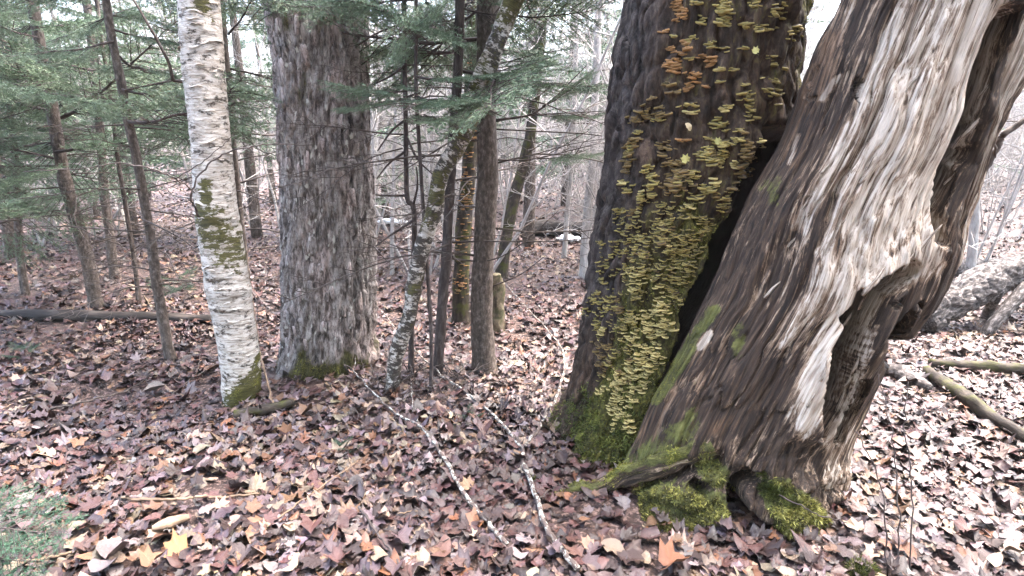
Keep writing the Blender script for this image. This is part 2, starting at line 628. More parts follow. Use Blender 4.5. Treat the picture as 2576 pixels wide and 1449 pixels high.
M = dict(
    soil=m_soil(), leaf=leaf_mat('litter_leaf', False), leaf_obj=leaf_mat('single_leaf', True),
    needle=m_needle('spruce_needles', (0.075, 0.125, 0.075), (0.155, 0.21, 0.125)),
    needle_near=m_needle('near_spruce_needles', (0.02, 0.062, 0.036), (0.05, 0.115, 0.062)),
    spruce=m_bark('spruce_bark', (0.03, 0.023, 0.018), (0.085, 0.066, 0.053), (0.2, 0.165, 0.14), (50, 50, 26), 0.8),
    dark=m_bark('dark_twig_bark', (0.025, 0.018, 0.015), (0.06, 0.045, 0.04), (0.12, 0.1, 0.09)),
    deadtwig=m_bark('dead_twig_bark', (0.025, 0.019, 0.015), (0.07, 0.054, 0.045), (0.18, 0.15, 0.13)),
    pale=m_bark('pale_grey_bark', (0.2, 0.18, 0.16), (0.34, 0.315, 0.29), (0.48, 0.45, 0.42), (30, 30, 8), 0.4),
    palewood=m_bark('pale_stick_wood', (0.08, 0.05, 0.03), (0.2, 0.135, 0.088), (0.33, 0.245, 0.165), (50, 50, 8), 0.4),
    rotten=m_bark('rotten_stub_wood', (0.02, 0.014, 0.009), (0.085, 0.065, 0.04), (0.2, 0.165, 0.105), (30, 30, 14), 1.0, (0.05, 0.048, 0.02)),
    log=m_bark('wet_log_wood', (0.006, 0.005, 0.004), (0.022, 0.017, 0.014), (0.08, 0.065, 0.056), (22, 22, 3), 0.8),
    mosslog=m_bark('mossy_log_bark', (0.008, 0.006, 0.0045), (0.028, 0.021, 0.015), (0.08, 0.062, 0.045), (30, 30, 12), 0.9, (0.045, 0.045, 0.01)),
    scaly=m_bark('scaly_log_bark', (0.008, 0.007, 0.006), (0.06, 0.05, 0.045), (0.26, 0.235, 0.22), (40, 40, 22), 1.0),
    lichen=m_lichen_stick('lichen_bark'), maple=m_maple(), birch=m_birch(), birch_dark=m_birch('blotchy_birch_bark', .44, .49), fungus=m_fungus_trunk(),
    dead=m_dead_wood(), moss=m_col('moss_blades', 0.7, 60, 0.2), bracket=m_bracket(), snow=m_snow(),
)

# ------------------------------------------------------------------ ground sheet
def axis(fine0, fine1, step, far0, far1):
    a = list(np.arange(fine0, fine1, step))
    s = step
    x = fine1
    while x < far1:
        a.append(x)
        s *= 1.12
        x += s
    a.append(far1)
    s, x, lo = step, fine0, []
    while x > far0:
        s *= 1.12
        x -= s
        lo.append(max(x, far0))
    return np.array(sorted(set(lo)) + a)


gx = axis(-5, 5, 0.08, -78, 78)
gy = axis(1.0, 10, 0.08, -24, 98)
GX, GY = np.meshgrid(gx, gy)
GZ = H(GX, GY)
nx = len(gx)
ii, jj = np.meshgrid(np.arange(len(gy) - 1), np.arange(nx - 1), indexing='ij')
gq = np.stack([ii * nx + jj, ii * nx + jj + 1, (ii + 1) * nx + jj + 1, (ii + 1) * nx + jj], 2).reshape(-1, 4)
g = obj('ground', mesh_np('ground', np.stack([GX.ravel(), GY.ravel(), GZ.ravel()], 1), [gq], [M['soil']]))
tag(g, 'dark damp forest floor under the fallen leaves', None, None, 'structure')


# ------------------------------------------------------------------ thin haze volume, added to pale the distance
hm = bpy.data.materials.new('haze')
hm.use_nodes = True
hn = hm.node_tree
hn.nodes.remove(hn.nodes['Principled BSDF'])
pv = hn.nodes.new('ShaderNodeVolumePrincipled')
pv.inputs['Color'].default_value = (0.95, 0.97, 1.0, 1)
pv.inputs['Density'].default_value = 0.0009
hn.links.new(pv.outputs[0], hn.nodes['Material Output'].inputs['Volume'])
hx = np.array([(x, y, z) for x in (-80, 80) for y in (-26, 100) for z in (-3.5, 20)], float)
hq = np.array([(0, 1, 3, 2), (4, 6, 7, 5), (0, 4, 5, 1), (2, 3, 7, 6), (0, 2, 6, 4), (1, 5, 7, 3)])
hz = obj('haze', mesh_np('haze', hx, [hq], [hm], None, False))
tag(hz, 'thin haze added to lighten the distance between the trees', None, None, 'stuff')


# ------------------------------------------------------------------ lofted big trunks
def smooth1(a, k):
    if k < 1:
        return a
    w = np.exp(-0.5 * (np.arange(-3 * k, 3 * k + 1) / k) ** 2)
    w /= w.sum()
    p = np.concatenate([2 * a[0] - a[1:3 * k + 1][::-1], a, 2 * a[-1] - a[-3 * k - 1:-1][::-1]])
    return np.convolve(p, w, 'valid')


def loft(rows, n_th, n_s, ztop, zbot=-0.12, smooth_k=6):
    """rows (py, x_left, x_right, Y centre, half depth) from top to bottom -> dict of grid arrays"""
    zs, cx, cy, aa, bb = [], [], [], [], []
    for py, xl, xr, Y, b in rows:
        P = at((xl + xr) / 2, py, Y)
        dep = (P - CAM) @ FWD
        zs.append(P[2]); cx.append(P[0]); cy.append(Y); aa.append((xr - xl) / 2 / FPX * dep); bb.append(b)
    zs, cx, cy, aa, bb = [np.array(v)[::-1] for v in (zs, cx, cy, aa, bb)]
    z = np.linspace(zbot, ztop, n_s)

    def ip(v, ext=True):
        r = np.interp(z, zs, v)
        if ext:
            sl = (v[-1] - v[-3]) / (zs[-1] - zs[-3])
            r = np.where(z > zs[-1], v[-1] + sl * (z - zs[-1]), r)
        return smooth1(r, smooth_k)
    cx_, cy_, a_, b_ = ip(cx), ip(cy), ip(aa, False), ip(bb, False)
    th = np.linspace(0, 2 * math.pi, n_th, endpoint=False) + math.pi / 2
    TH, ZZ = np.meshgrid(th, z)
    A, B = np.repeat(a_[:, None], n_th, 1), np.repeat(b_[:, None], n_th, 1)
    CX, CY = np.repeat(cx_[:, None], n_th, 1), np.repeat(cy_[:, None], n_th, 1)
    ds = np.sqrt(np.diff(cx_) ** 2 + np.diff(cy_) ** 2 + np.diff(z) ** 2)
    S = np.repeat(np.concatenate([[0], np.cumsum(ds)])[:, None], n_th, 1)
    c, s = np.cos(TH), np.sin(TH)
    D = dict(th=TH.ravel(), c=c.ravel(), s=s.ravel(), A=A.ravel(), B=B.ravel(), CX=CX.ravel(), CY=CY.ravel(), Z=ZZ.ravel(), S=S.ravel(), n_th=n_th, n_s=n_s)
    D['V'] = np.stack([D['CX'] + D['A'] * D['c'], D['CY'] + D['B'] * D['s'], D['Z']], 1)
    r0 = float(np.median(a_))
    D['flow'] = np.stack([D['c'] * r0, D['s'] * r0, D['S']], 1)
    D['front'] = D['s'] < 0.35
    return D


def real_flow(D):
    """grain coordinates that also hold on the walls of clefts: offsets from the axis and length along it"""
    return np.stack([D['V'][:, 0] - D['CX'], D['V'][:, 1] - D['CY'], D['S']], 1)


def loft_faces(D):
    n, k = D['n_th'], D['n_s']
    i = np.arange(k - 1)[:, None] * n
    j = np.arange(n)[None, :]
    jn = (j + 1) % n
    q = np.stack([i + j, i + jn, i + n + jn, i + n + j], 2).reshape(-1, 4)
    cap = np.arange((k - 1) * n, k * n)[None, :]
    return q, cap


def push(D, d):
    """move out along the section's normal by d metres"""
    D['V'][:, 0] += D['c'] * d
    D['V'][:, 1] += D['s'] * d


def sink(D, frac):
    """pull towards the axis by a fraction"""
    D['V'][:, 0] = D['CX'] + (D['V'][:, 0] - D['CX']) * (1 - frac)
    D['V'][:, 1] = D['CY'] + (D['V'][:, 1] - D['CY']) * (1 - frac)


def blades(V, F, mask, n, length, width, cols, lean=0.7, seed=0, droop=0.0):
    """moss: small blades scattered over the faces where the mask is high"""
    r = np.random.default_rng(seed)
    fm = mask[F].mean(1)
    a, b, c = V[F[:, 0]], V[F[:, 1]], V[F[:, 2]]
    nr = np.cross(b - a, c - a)
    ar = np.linalg.norm(nr, axis=1)
    p = ar * np.clip(fm, 0, 1) ** 1.5
    p /= p.sum()
    k = r.choice(len(F), n, p=p)
    w = r.dirichlet((1, 1, 1, 1), n)
    P = np.einsum('nk,nkd->nd', w, V[F[k]])
    N = nr[k] / (ar[k][:, None] + 1e-12)
    dr = N + r.normal(0, lean, (n, 3))
    dr[:, 2] -= droop
    dr /= np.linalg.norm(dr, axis=1)[:, None]
    cl = 0.5 + 0.5 * fbm(P * 22, 2, seed)
    L = length * r.uniform(0.5, 1.3, n) * (0.4 + 0.9 * np.clip(cl, 0, 1))
    sd = np.cross(dr, r.normal(0, 1, (n, 3)))
    sd /= np.linalg.norm(sd, axis=1)[:, None]
    sd *= width * 0.5
    base = P - N * 0.002
    T = np.stack([base - sd, base + sd, base + dr * L[:, None]], 1)
    cols = np.array(cols)
    ci = np.clip((cl + r.normal(0, 0.25, n)) * len(cols), 0, len(cols) - 1).astype(int)
    C = cols[ci] * r.uniform(0.7, 1.3, (n, 1))
    C = np.repeat(np.concatenate([C, np.ones((n, 1))], 1)[:, None, :], 3, 1).reshape(-1, 4)
    return T.reshape(-1, 3), np.arange(n * 3).reshape(n, 3), C


MOSS_C = [(0.02, 0.02, 0.006), (0.065, 0.065, 0.012), (0.15, 0.15, 0.025), (0.26, 0.25, 0.05)]
MOSS_G = [(0.014, 0.016, 0.004), (0.045, 0.056, 0.011), (0.085, 0.098, 0.02), (0.15, 0.16, 0.036)]


def moss_part(parent, base, V, F, mask, n, length, width, cols, seed, droop=0.0):
    T, fi, C = blades(V, F, mask, n, length, width, cols, seed=seed, droop=droop)
    o = obj('moss', mesh_np('moss', T - base, [fi], [M['moss']], None, False, {'Col': C}), parent)
    return tag(o, None, None, None, 'stuff')


# ---- big maple
rows = [(0, 662, 925, 4.0, .33), (130, 690, 925, 4.0, .33), (300, 697, 930, 4.0, .33), (550, 708, 945, 4.0, .33), (700, 711, 948, 4.0, .34),
        (850, 710, 946, 4.0, .35), (930, 697, 945, 4.0, .38), (985, 680, 952, 4.0, .42)]
D = loft(rows, 230, 420, 5.2)
fl = D['flow']
warp = fl + 0.02 * np.stack([fbm(fl * 6, 2, 3), fbm(fl * 6, 2, 4), 0 * D['S']], 1)
f1, f2, cid = cells(warp * np.array([19, 19, 3.2]), 2)
pl = sstep(0.02, 0.3, f2 - f1)
d = 0.013 * (pl - 1) + 0.006 * (cid - 0.5) * pl - .010 * (1 - sstep(0, .25, np.abs(vnoise(warp * np.array([34, 34, 2.2]), 43))))
g1, g2, gid = cells(warp * np.array([42, 42, 20]), 8)
d += 0.005 * (sstep(0.02, 0.3, g2 - g1) - 1) + 0.003 * (gid - .5)
edge = sstep(0.45, 0.95, np.abs(D['c']))                         # deep shaggy furrows on the flanks
ridge = np.abs(vnoise(warp * np.array([30, 30, 1.6]), 41))
d += -0.035 * edge * (1 - sstep(0.0, 0.3, ridge))
d += 0.02 * fbm(fl * np.array([4, 4, 1.2]), 3, 5)
low = np.exp(-np.maximum(D['Z'], 0) / 0.16)
d += low * 0.025 * np.sin(D['th'] * 5 + 1.0) ** 2
push(D, d)
px, py = proj(D['V'])
moss = 0.85 * sstep(720, 930, py) * (0.6 + 0.5 * fbm(fl * np.array([5, 5, 2]), 2, 9)) + 0.5 * sstep(900, 965, py)
moss = np.maximum(moss, 0.5 - 0.011 * path_dist(px, py, [(690, 0, 20), (715, 60, 14)]).clip(0, 60))
moss = np.maximum(moss, 0.5 - 0.02 * path_dist(px, py, [(765, 190, 6), (760, 260, 10)]).clip(0, 60))
q, cap = loft_faces(D)
base = np.array([D['CX'][0], 4.0, 0.0])
t = thing('maple_tree', 'broad old trunk with flaky grey bark standing right of the white birch', 'tree', base)
obj('trunk', mesh_np('maple_trunk', D['V'] - base, [q, cap], [M['maple']], None, True, {'flow': fl, 'moss': moss}), t)
moss_part(t, base, D['V'], q, np.where(D['s'] < 0.5, sstep(0.35, 0.9, moss), 0), 9000, 0.012, 0.004, MOSS_C, 5)
# loose bark flakes standing proud of the trunk, each a part
VF = D['V'].reshape(D['n_s'], D['n_th'], 3)
flake_meshes = []
for k in range(6):
    hh, ww = rng.uniform(.03, .065), rng.uniform(.016, .03)
    us = np.linspace(-1, 1, 3)
    vs = np.linspace(-1, 1, 5)
    fv = []
    for layer in (0.003, -0.003):
        for v in vs:
            for u in us:
                wv = ww * (1 - 0.35 * abs(v) ** 2) * rng.uniform(.8, 1.15)
                fv.append((u * wv, layer + 0.004 * (v ** 2 if v < 0 else 0.3 * v) - 0.003 * u * u, v * hh + rng.uniform(-.006, .006)))
    fq = []
    for o_, rev in ((0, 0), (15, 1)):
        for r_ in range(4):
            for c_ in range(2):
                f = [o_ + r_ * 3 + c_, o_ + r_ * 3 + c_ + 1, o_ + r_ * 3 + c_ + 4, o_ + r_ * 3 + c_ + 3]
                fq.append(f if rev else f[::-1])
    rim = [0, 1, 2, 5, 8, 11, 14, 13, 12, 9, 6, 3]
    for a_, b_ in zip(rim, rim[1:] + rim[:1]):
        fq.append([a_, b_, b_ + 15, a_ + 15])
    fv = np.array(fv)
    flake_meshes.append(mesh_np('bark_flake', fv, [np.array(fq)], [M['maple']], None, True, {'flow': fv + rng.uniform(0, 5, 3), 'moss': np.zeros(len(fv))}))
for k in range(90):
    i = rng.integers(25, int(D['n_s'] * 0.47))
    th = (rng.normal(0, 0.55) * 1.6) % (2 * math.pi)
    j = int(((-math.pi / 2 - math.pi / 2 + rng.uniform(-1.55, 1.55)) % (2 * math.pi)) / (2 * math.pi) * D['n_th']) % D['n_th']
    p = VF[i, j]
    th = math.pi / 2 + j / D['n_th'] * 2 * math.pi
    rot = Matrix.Rotation(th - math.pi / 2, 4, 'Z') @ Matrix.Rotation(rng.normal(0, .12), 4, 'Y') @ Matrix.Rotation(rng.normal(0, .05), 4, 'X')
    s_ = rng.uniform(.6, 1.25)
    nrm = np.array([math.cos(th), math.sin(th), 0]) * 0.004
    obj('bark_flake', flake_meshes[k % 6], t, mtx=Matrix.Translation(Vector(p - base + nrm)) @ rot @ Matrix.Diagonal((s_, s_, s_, 1)))

# ---- white birch
rows = [(0, 452, 548, 3.4, .105), (200, 466, 563, 3.4, .105), (400, 488, 580, 3.4, .105), (550, 497, 598, 3.4, .11), (700, 516, 622, 3.4, .11),
        (850, 550, 645, 3.4, .11), (950, 564, 652, 3.4, .11), (1020, 566, 648, 3.4, .115), (1060, 564, 652, 3.4, .12)]
D = loft(rows, 110, 420, 5.0, smooth_k=8)
fl = D['flow']
d = 0.006 * fbm(fl * np.array([6, 6, 3]), 3, 21) + 0.002 * fbm(fl * np.array([14, 14, 60]), 3, 22)
d += 0.012 * np.maximum(0, fbm(fl * np.array([3, 3, 9]), 2, 24) - .45)
push(D, d)
px, py = proj(D['V'])
moss = 1.0 * sstep(905, 985, py + 25 * fbm(fl * 12, 2, 2) + 50 * ((px - 610) / 45))
moss = np.maximum(moss, 0.62 - 0.009 * path_dist(px, py, [(515, 540, 22), (530, 570, 26), (570, 610, 26), (595, 640, 14)]).clip(0, 90))
moss = np.maximum(moss, 0.65 - 0.015 * path_dist(px, py, [(500, 5, 8), (512, 20, 10)]).clip(0, 90))
moss = np.maximum(moss, 0.75 - 0.03 * path_dist(px, py, [(515, 455, 4), (522, 510, 6)]).clip(0, 90))
q, cap = loft_faces(D)
base = np.array([D['CX'][10], 3.4, 0.0])
t = thing('birch_tree', 'pale peeling birch trunk with a mossy foot left of the broad grey trunk', 'tree', base)
obj('trunk', mesh_np('birch_trunk', D['V'] - base, [q, cap], [M['birch']], None, True, {'flow': fl, 'moss': moss}), t)
moss_part(t, base, D['V'], q, np.where(D['s'] < 0.5, sstep(0.45, 0.9, moss), 0), 7000, 0.010, 0.0035, MOSS_C, 6)
VF = D['V'].reshape(D['n_s'], D['n_th'], 3)
peel_meshes = []
for k in range(5):
    us = np.linspace(-1, 1, 7)
    w_, h_ = rng.uniform(.02, .042), rng.uniform(.005, .010)
    fv, fq = [], []
    for u in us:
        for v in range(3):
            y = 0.001 + [0, .004, .010][v] * (1 - u * u * .6) * rng.uniform(.7, 1.3)
            zz = [0, -.6, -.9][v] * h_ * (1 - .5 * u * u) + 0.004 * math.sin(u * 3 + k)
            fv.append((u * w_, -w_ * w_ * u * u * 5.0 + y, zz))
    for a_ in range(6):
        for v in range(2):
            i0 = a_ * 3 + v
            fq.append([i0, i0 + 3, i0 + 4, i0 + 1])
    fv = np.array(fv)
    me = mesh_np('bark_peel', fv, [np.array(fq)], [M['birch']], None, True, {'flow': fv * np.array([1, 1, 3]) + rng.uniform(0, 5, 3), 'moss': np.zeros(len(fv))})
    peel_meshes.append(me)
for k in range(75):
    i = rng.integers(36, int(D['n_s'] * 0.5))
    j = int((math.pi + rng.uniform(-1.45, 1.45)) / (2 * math.pi) * D['n_th']) % D['n_th']
    p = VF[i, j]
    th = math.pi / 2 + j / D['n_th'] * 2 * math.pi
    s_ = rng.uniform(.5, 1.2)
    obj('bark_peel', peel_meshes[k % 5], t, mtx=Matrix.Translation(Vector(p - base)) @ Matrix.Rotation(th - math.pi / 2, 4, 'Z') @ Matrix.Rotation(rng.normal(0, .15), 4, 'Y') @ Matrix.Diagonal((s_, s_, s_, 1)))
mb = MB()
b0 = at(478, 207, 3.38)
mb.tube(spline([b0 + [0.06, 0, -.005], b0, at(435, 203, 3.35)], 5), [.014, .010, .008], 6)
mb.tube(spline([at(435, 203, 3.35), at(425, 160, 3.3), at(400, 110, 3.25), at(360, 40, 3.2), at(330, -10, 3.2)], 14), np.linspace(.010, .005, 14), 5)
obj('branch', mb.mesh('birch_branch', [M['deadtwig']], base), t)

# ---- leaning tree covered with bracket fungi
rows = [(0, 1572, 2022, 3.0, .37), (120, 1558, 2006, 3.0, .37), (250, 1535, 1996, 3.0, .38), (400, 1518, 1998, 3.0, .38), (520, 1502, 1965, 3.0, .38),
        (640, 1488, 1920, 3.0, .38), (750, 1474, 1900, 3.0, .39), (850, 1464, 1890, 3.0, .40), (930, 1454, 1880, 3.0, .41), (1000, 1440, 1870, 3.0, .42),
        (1080, 1410, 1870, 3.0, .45), (1150, 1375, 1880, 3.0, .50), (1210, 1350, 1890, 3.0, .54)]
D = loft(rows, 330, 460, 4.6)
fl = D['flow']
px, py = proj(D['V'])
# the black cleft on its right hand side, cut deep into the trunk
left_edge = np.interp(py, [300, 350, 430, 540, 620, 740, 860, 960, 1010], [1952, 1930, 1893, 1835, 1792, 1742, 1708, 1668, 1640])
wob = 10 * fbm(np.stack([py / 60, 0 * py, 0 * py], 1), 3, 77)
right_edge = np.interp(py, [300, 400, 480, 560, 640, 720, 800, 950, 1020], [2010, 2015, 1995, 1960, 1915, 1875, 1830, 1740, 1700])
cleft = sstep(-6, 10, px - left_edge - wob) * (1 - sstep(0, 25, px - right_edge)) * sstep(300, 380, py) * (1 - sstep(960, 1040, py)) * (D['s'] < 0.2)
warp = fl + 0.03 * np.stack([fbm(fl * 5, 2, 3), fbm(fl * 5, 2, 4), fbm(fl * 4, 2, 6)], 1)
f1, f2, cid = cells(warp * np.array([13, 13, 5]), 12)
d = 0.018 * (sstep(0.0, 0.35, f2 - f1) - 1) + 0.014 * (cid - .5)
d += 0.02 * fbm(fl * np.array([5, 5, 2]), 4, 15)
d += 0.012 * fbm(fl * np.array([26, 26, 10]), 3, 16)
plain = sstep(0.62, 0.9, -D['c']) * (1 - sstep(700, 950, py))
ridge = np.abs(vnoise(warp * np.array([26, 26, 1.8]), 42))
d += -0.03 * plain * (1 - sstep(0.0, 0.3, ridge))
low = np.exp(-np.maximum(D['Z'] - 0.02, 0) / 0.14)
d += low * 0.09 * np.sin(D['th'] * 3.5 + .4) ** 2
push(D, d)
D['V'][:, 1] += np.minimum(0.6, 1.4 * D['B'] * np.maximum(-D['s'], 0)) * cleft
D['V'][:, 0] -= 0.06 * cleft
px, py = proj(D['V'])
moss = 0.36 + 0.26 * sstep(380, 760, py + 70 * fbm(fl * np.array([4, 4, 1.5]), 3, 29)) + 0.5 * sstep(880, 1050, py + 40 * fbm(fl * 8, 2, 19))
moss *= sstep(0.0, 45, px - np.interp(py, [0, 400, 930, 1060, 1150], [1660, 1590, 1500, 1430, 1360]))
moss += 0.35 * np.maximum(0, fbm(fl * np.array([6, 6, 4]), 3, 33) - .2) * sstep(1650, 1720, px)
moss *= (1 - cleft)
fl = real_flow(D)
q, cap = loft_faces(D)
base = np.array([D['CX'][10], 3.0, 0.0])
t_fun = thing('fungus_tree', 'dark leaning trunk crusted with rows of yellowish bracket fungi and moss', 'tree', base)
obj('trunk', mesh_np('fungus_trunk', D['V'] - base, [q, cap], [M['fungus']], None, True, {'flow': fl, 'moss': moss, 'plain': plain, 'rot': sstep(.05, .5, cleft)}), t_fun)  # the rot mask carries the shade painted inside the cleft
foot = sstep(960, 1110, py + 60 * fbm(fl * 7, 2, 61)) * (D['s'] < 0.4)
moss_part(t_fun, base, D['V'], q, foot, 26000, 0.026, 0.007, MOSS_G, 7, 0.3)
mm = sstep(0.35, 0.8, moss) * (1 - foot) * (D['s'] < 0.3)
moss_part(t_fun, base, D['V'], q, mm, 12000, 0.012, 0.006, MOSS_C, 8, 0.1)
bvh = BVHTree.FromPolygons([tuple(v) for v in D['V']], [tuple(f) for f in q.tolist()])
cx_f, cz_f = D['CX'][::D['n_th']], D['Z'][::D['n_th']]

# clusters of brackets: x, y, spread x, spread y, number, tone (0 olive, 1 orange, 2 brown, 3 pale)
CL = [(730, 50, 38, 60, 22, 1), (815, 15, 25, 20, 4, 0), (955, 70, 48, 75, 34, 0), (850, 95, 20, 26, 5, 0), (1110, 20, 32, 25, 7, 0), (1160, 140, 55, 30, 9, 0),
      (1230, 50, 45, 50, 12, 0), (1080, 120, 25, 18, 4, 0), (1310, 165, 38, 45, 9, 0), (665, 150, 20, 12, 3, 1), (710, 185, 25, 10, 3, 0), (800, 190, 38, 16, 6, 0),
      (770, 225, 30, 35, 9, 1), (690, 240, 18, 14, 4, 1), (735, 265, 30, 18, 5, 1), (880, 215, 40, 20, 6, 0), (960, 245, 30, 12, 3, 0), (1050, 240, 22, 8, 3, 0),
      (850, 285, 25, 20, 4, 1), (890, 305, 35, 28, 9, 1), (785, 290, 15, 12, 2, 0), (705, 330, 55, 42, 24, 1), (800, 375, 38, 20, 9, 1), (930, 345, 36, 8, 4, 0),
      (1000, 345, 22, 8, 3, 0), (1200, 300, 25, 24, 5, 0), (1265, 340, 25, 10, 3, 0), (1150, 390, 8, 6, 1, 3), (945, 405, 20, 12, 3, 0), (790, 432, 35, 24, 9, 1),
      (865, 432, 15, 7, 2, 1), (690, 420, 60, 12, 6, 2), (700, 460, 40, 10, 5, 2), (600, 490, 20, 8, 3, 2), (1060, 425, 25, 8, 3, 0), (1065, 475, 35, 25, 8, 0),
      (1090, 560, 28, 48, 11, 0), (1205, 465, 52, 24, 9, 0), (1215, 400, 30, 14, 4, 0), (1230, 520, 20, 8, 2, 0), (560, 560, 35, 48, 11, 2), (510, 605, 34, 28, 9, 2),
      (650, 560, 38, 30, 8, 2), (640, 605, 35, 10, 4, 0), (770, 525, 45, 12, 5, 0), (800, 565, 28, 10, 3, 3), (960, 545, 30, 15, 4, 0), (985, 530, 18, 8, 2, 0),
      (940, 625, 58, 35, 16, 0), (1040, 650, 30, 14, 5, 0), (530, 665, 25, 10, 3, 0), (510, 705, 30, 38, 12, 2), (740, 700, 30, 18, 5, 1), (660, 730, 35, 38, 10, 2),
      (880, 695, 22, 14, 3, 0), (965, 720, 60, 30, 14, 0), (870, 770, 48, 38, 15, 0), (935, 785, 58, 58, 26, 0), (1015, 700, 30, 20, 8, 0), (1080, 760, 42, 58, 26, 2),
      (1062, 850, 40, 45, 18, 2), (490, 765, 30, 58, 16, 2), (470, 835, 24, 55, 13, 2), (445, 912, 14, 14, 3, 3), (590, 835, 30, 10, 4, 0), (605, 880, 38, 14, 5, 0),
      (690, 800, 48, 58, 14, 2), (730, 870, 58, 48, 16, 2), (800, 880, 38, 38, 9, 0), (470, 950, 30, 28, 6, 0), (580, 930, 30, 28, 6, 0), (700, 930, 68, 55, 20, 2),
      (880, 950, 46, 26, 9, 0), (820, 985, 40, 25, 8, 0), (1000, 940, 34, 28, 8, 2), (960, 1000, 48, 36, 11, 0), (955, 1045, 34, 18, 5, 0), (560, 1000, 50, 28, 9, 0),
      (510, 1060, 40, 14, 5, 3), (680, 1050, 85, 38, 18, 0), (430, 1080, 36, 48, 11, 0), (480, 1120, 68, 48, 18, 0), (650, 1120, 78, 38, 20, 0), (780, 1085, 40, 30, 8, 0),
      (860, 1112, 50, 26, 10, 0), (880, 1150, 30, 18, 5, 0), (500, 1200, 95, 55, 30, 0), (640, 1190, 85, 40, 20, 0), (790, 1195, 85, 48, 28, 0), (345, 1230, 28, 28, 7, 0),
      (420, 1260, 75, 48, 18, 0), (560, 1270, 78, 58, 24, 0), (740, 1265, 90, 58, 34, 0), (820, 1270, 24, 40, 6, 0), (350, 1330, 34, 55, 11, 0), (450, 1350, 78, 48, 18, 0),
      (600, 1350, 88, 48, 25, 0), (745, 1345, 80, 55, 28, 0), (345, 1405, 26, 24, 6, 0), (520, 1400, 78, 38, 16, 3), (650, 1400, 58, 38, 12, 0), (740, 1415, 60, 36, 14, 0)]
CL7 = [(310, 50, 46, 40, 13, 0), (400, 50, 58, 48, 16, 0), (520, 30, 48, 38, 14, 0), (640, 100, 66, 58, 25, 3), (700, 40, 50, 38, 13, 0), (265, 110, 20, 38, 8, 0),
       (350, 120, 66, 58, 20, 0), (480, 150, 50, 48, 15, 0), (560, 160, 58, 58, 18, 3), (650, 180, 55, 55, 22, 3), (330, 210, 38, 48, 12, 0), (430, 200, 56, 48, 14, 0),
       (600, 230, 70, 55, 28, 3), (500, 240, 48, 48, 14, 3), (350, 300, 54, 55, 18, 2), (450, 320, 66, 58, 20, 0), (550, 330, 64, 58, 24, 3), (620, 340, 46, 46, 16, 3),
       (350, 380, 46, 38, 12, 2), (480, 420, 76, 46, 30, 3), (545, 400, 55, 55, 22, 3), (430, 480, 64, 46, 26, 3), (540, 480, 44, 44, 15, 3), (340, 520, 24, 20, 5, 3),
       (420, 560, 46, 55, 25, 3), (480, 550, 46, 46, 18, 3), (400, 620, 28, 38, 8, 3), (450, 640, 46, 55, 15, 3), (475, 700, 28, 44, 8, 3), (400, 690, 18, 36, 5, 3)]
TONES = [((0.055, 0.038, 0.011), (0.33, 0.26, 0.085)), ((0.14, 0.058, 0.02), (0.36, 0.19, 0.07)), ((0.05, 0.028, 0.010), (0.21, 0.14, 0.05)), ((0.17, 0.125, 0.04), (0.58, 0.47, 0.2))]


def bracket_arrays(r, tone):
    """one shelf: back edge on the bark, fan-shaped cap with thick wavy rim, paler rim and underside; unit width"""
    k = 8
    ph = np.linspace(0, math.pi, k + 1)
    lob = 1 + 0.12 * np.sin(ph * r.integers(2, 5) + r.uniform(0, 6)) + r.normal(0, .05, k + 1)
    asp = r.uniform(.55, .95)
    ox, oy = 0.5 * np.cos(ph) * lob, asp * 0.62 * np.sin(ph) * lob
    dz = r.uniform(-.1, .05)
    V = [(0, -.12, .05)]
    for x, y in zip(ox, oy):
        V.append((x * .84, y * .82, .06 - y * .12 + .03 * math.sin(x * 9)))
    for x, y in zip(ox, oy):
        V.append((x, y, dz * y - .02 + .05 * math.sin(x * 7 + 1) * y))
    for x, y in zip(ox, oy):
        V.append((x * .95, y * .95, dz * y - .15 + .05 * math.sin(x * 7 + 1) * y))
    V.append((0, -.12, -.26))
    V = np.array(V)
    n = k + 1
    F4, F3 = [], []
    for i in range(k):
        F3.append((0, 1 + i, 2 + i))
        F4.append((1 + i, 1 + n + i, 2 + n + i, 2 + i))
        F4.append((1 + n + i, 1 + 2 * n + i, 2 + 2 * n + i, 2 + n + i))
        F3.append((1 + 3 * n, 2 + 2 * n + i, 1 + 2 * n + i))
    c0, c1 = [np.array(c) * r.uniform(.8, 1.2) for c in TONES[tone]]
    C = np.concatenate([[c0 * .8], np.repeat([c0], n, 0), np.repeat([c1], n, 0), np.repeat([c1 * .85], n, 0), [c1 * .6]])
    C = np.concatenate([C, np.ones((len(C), 1))], 1)
    return V, np.array(F4), np.array(F3), C


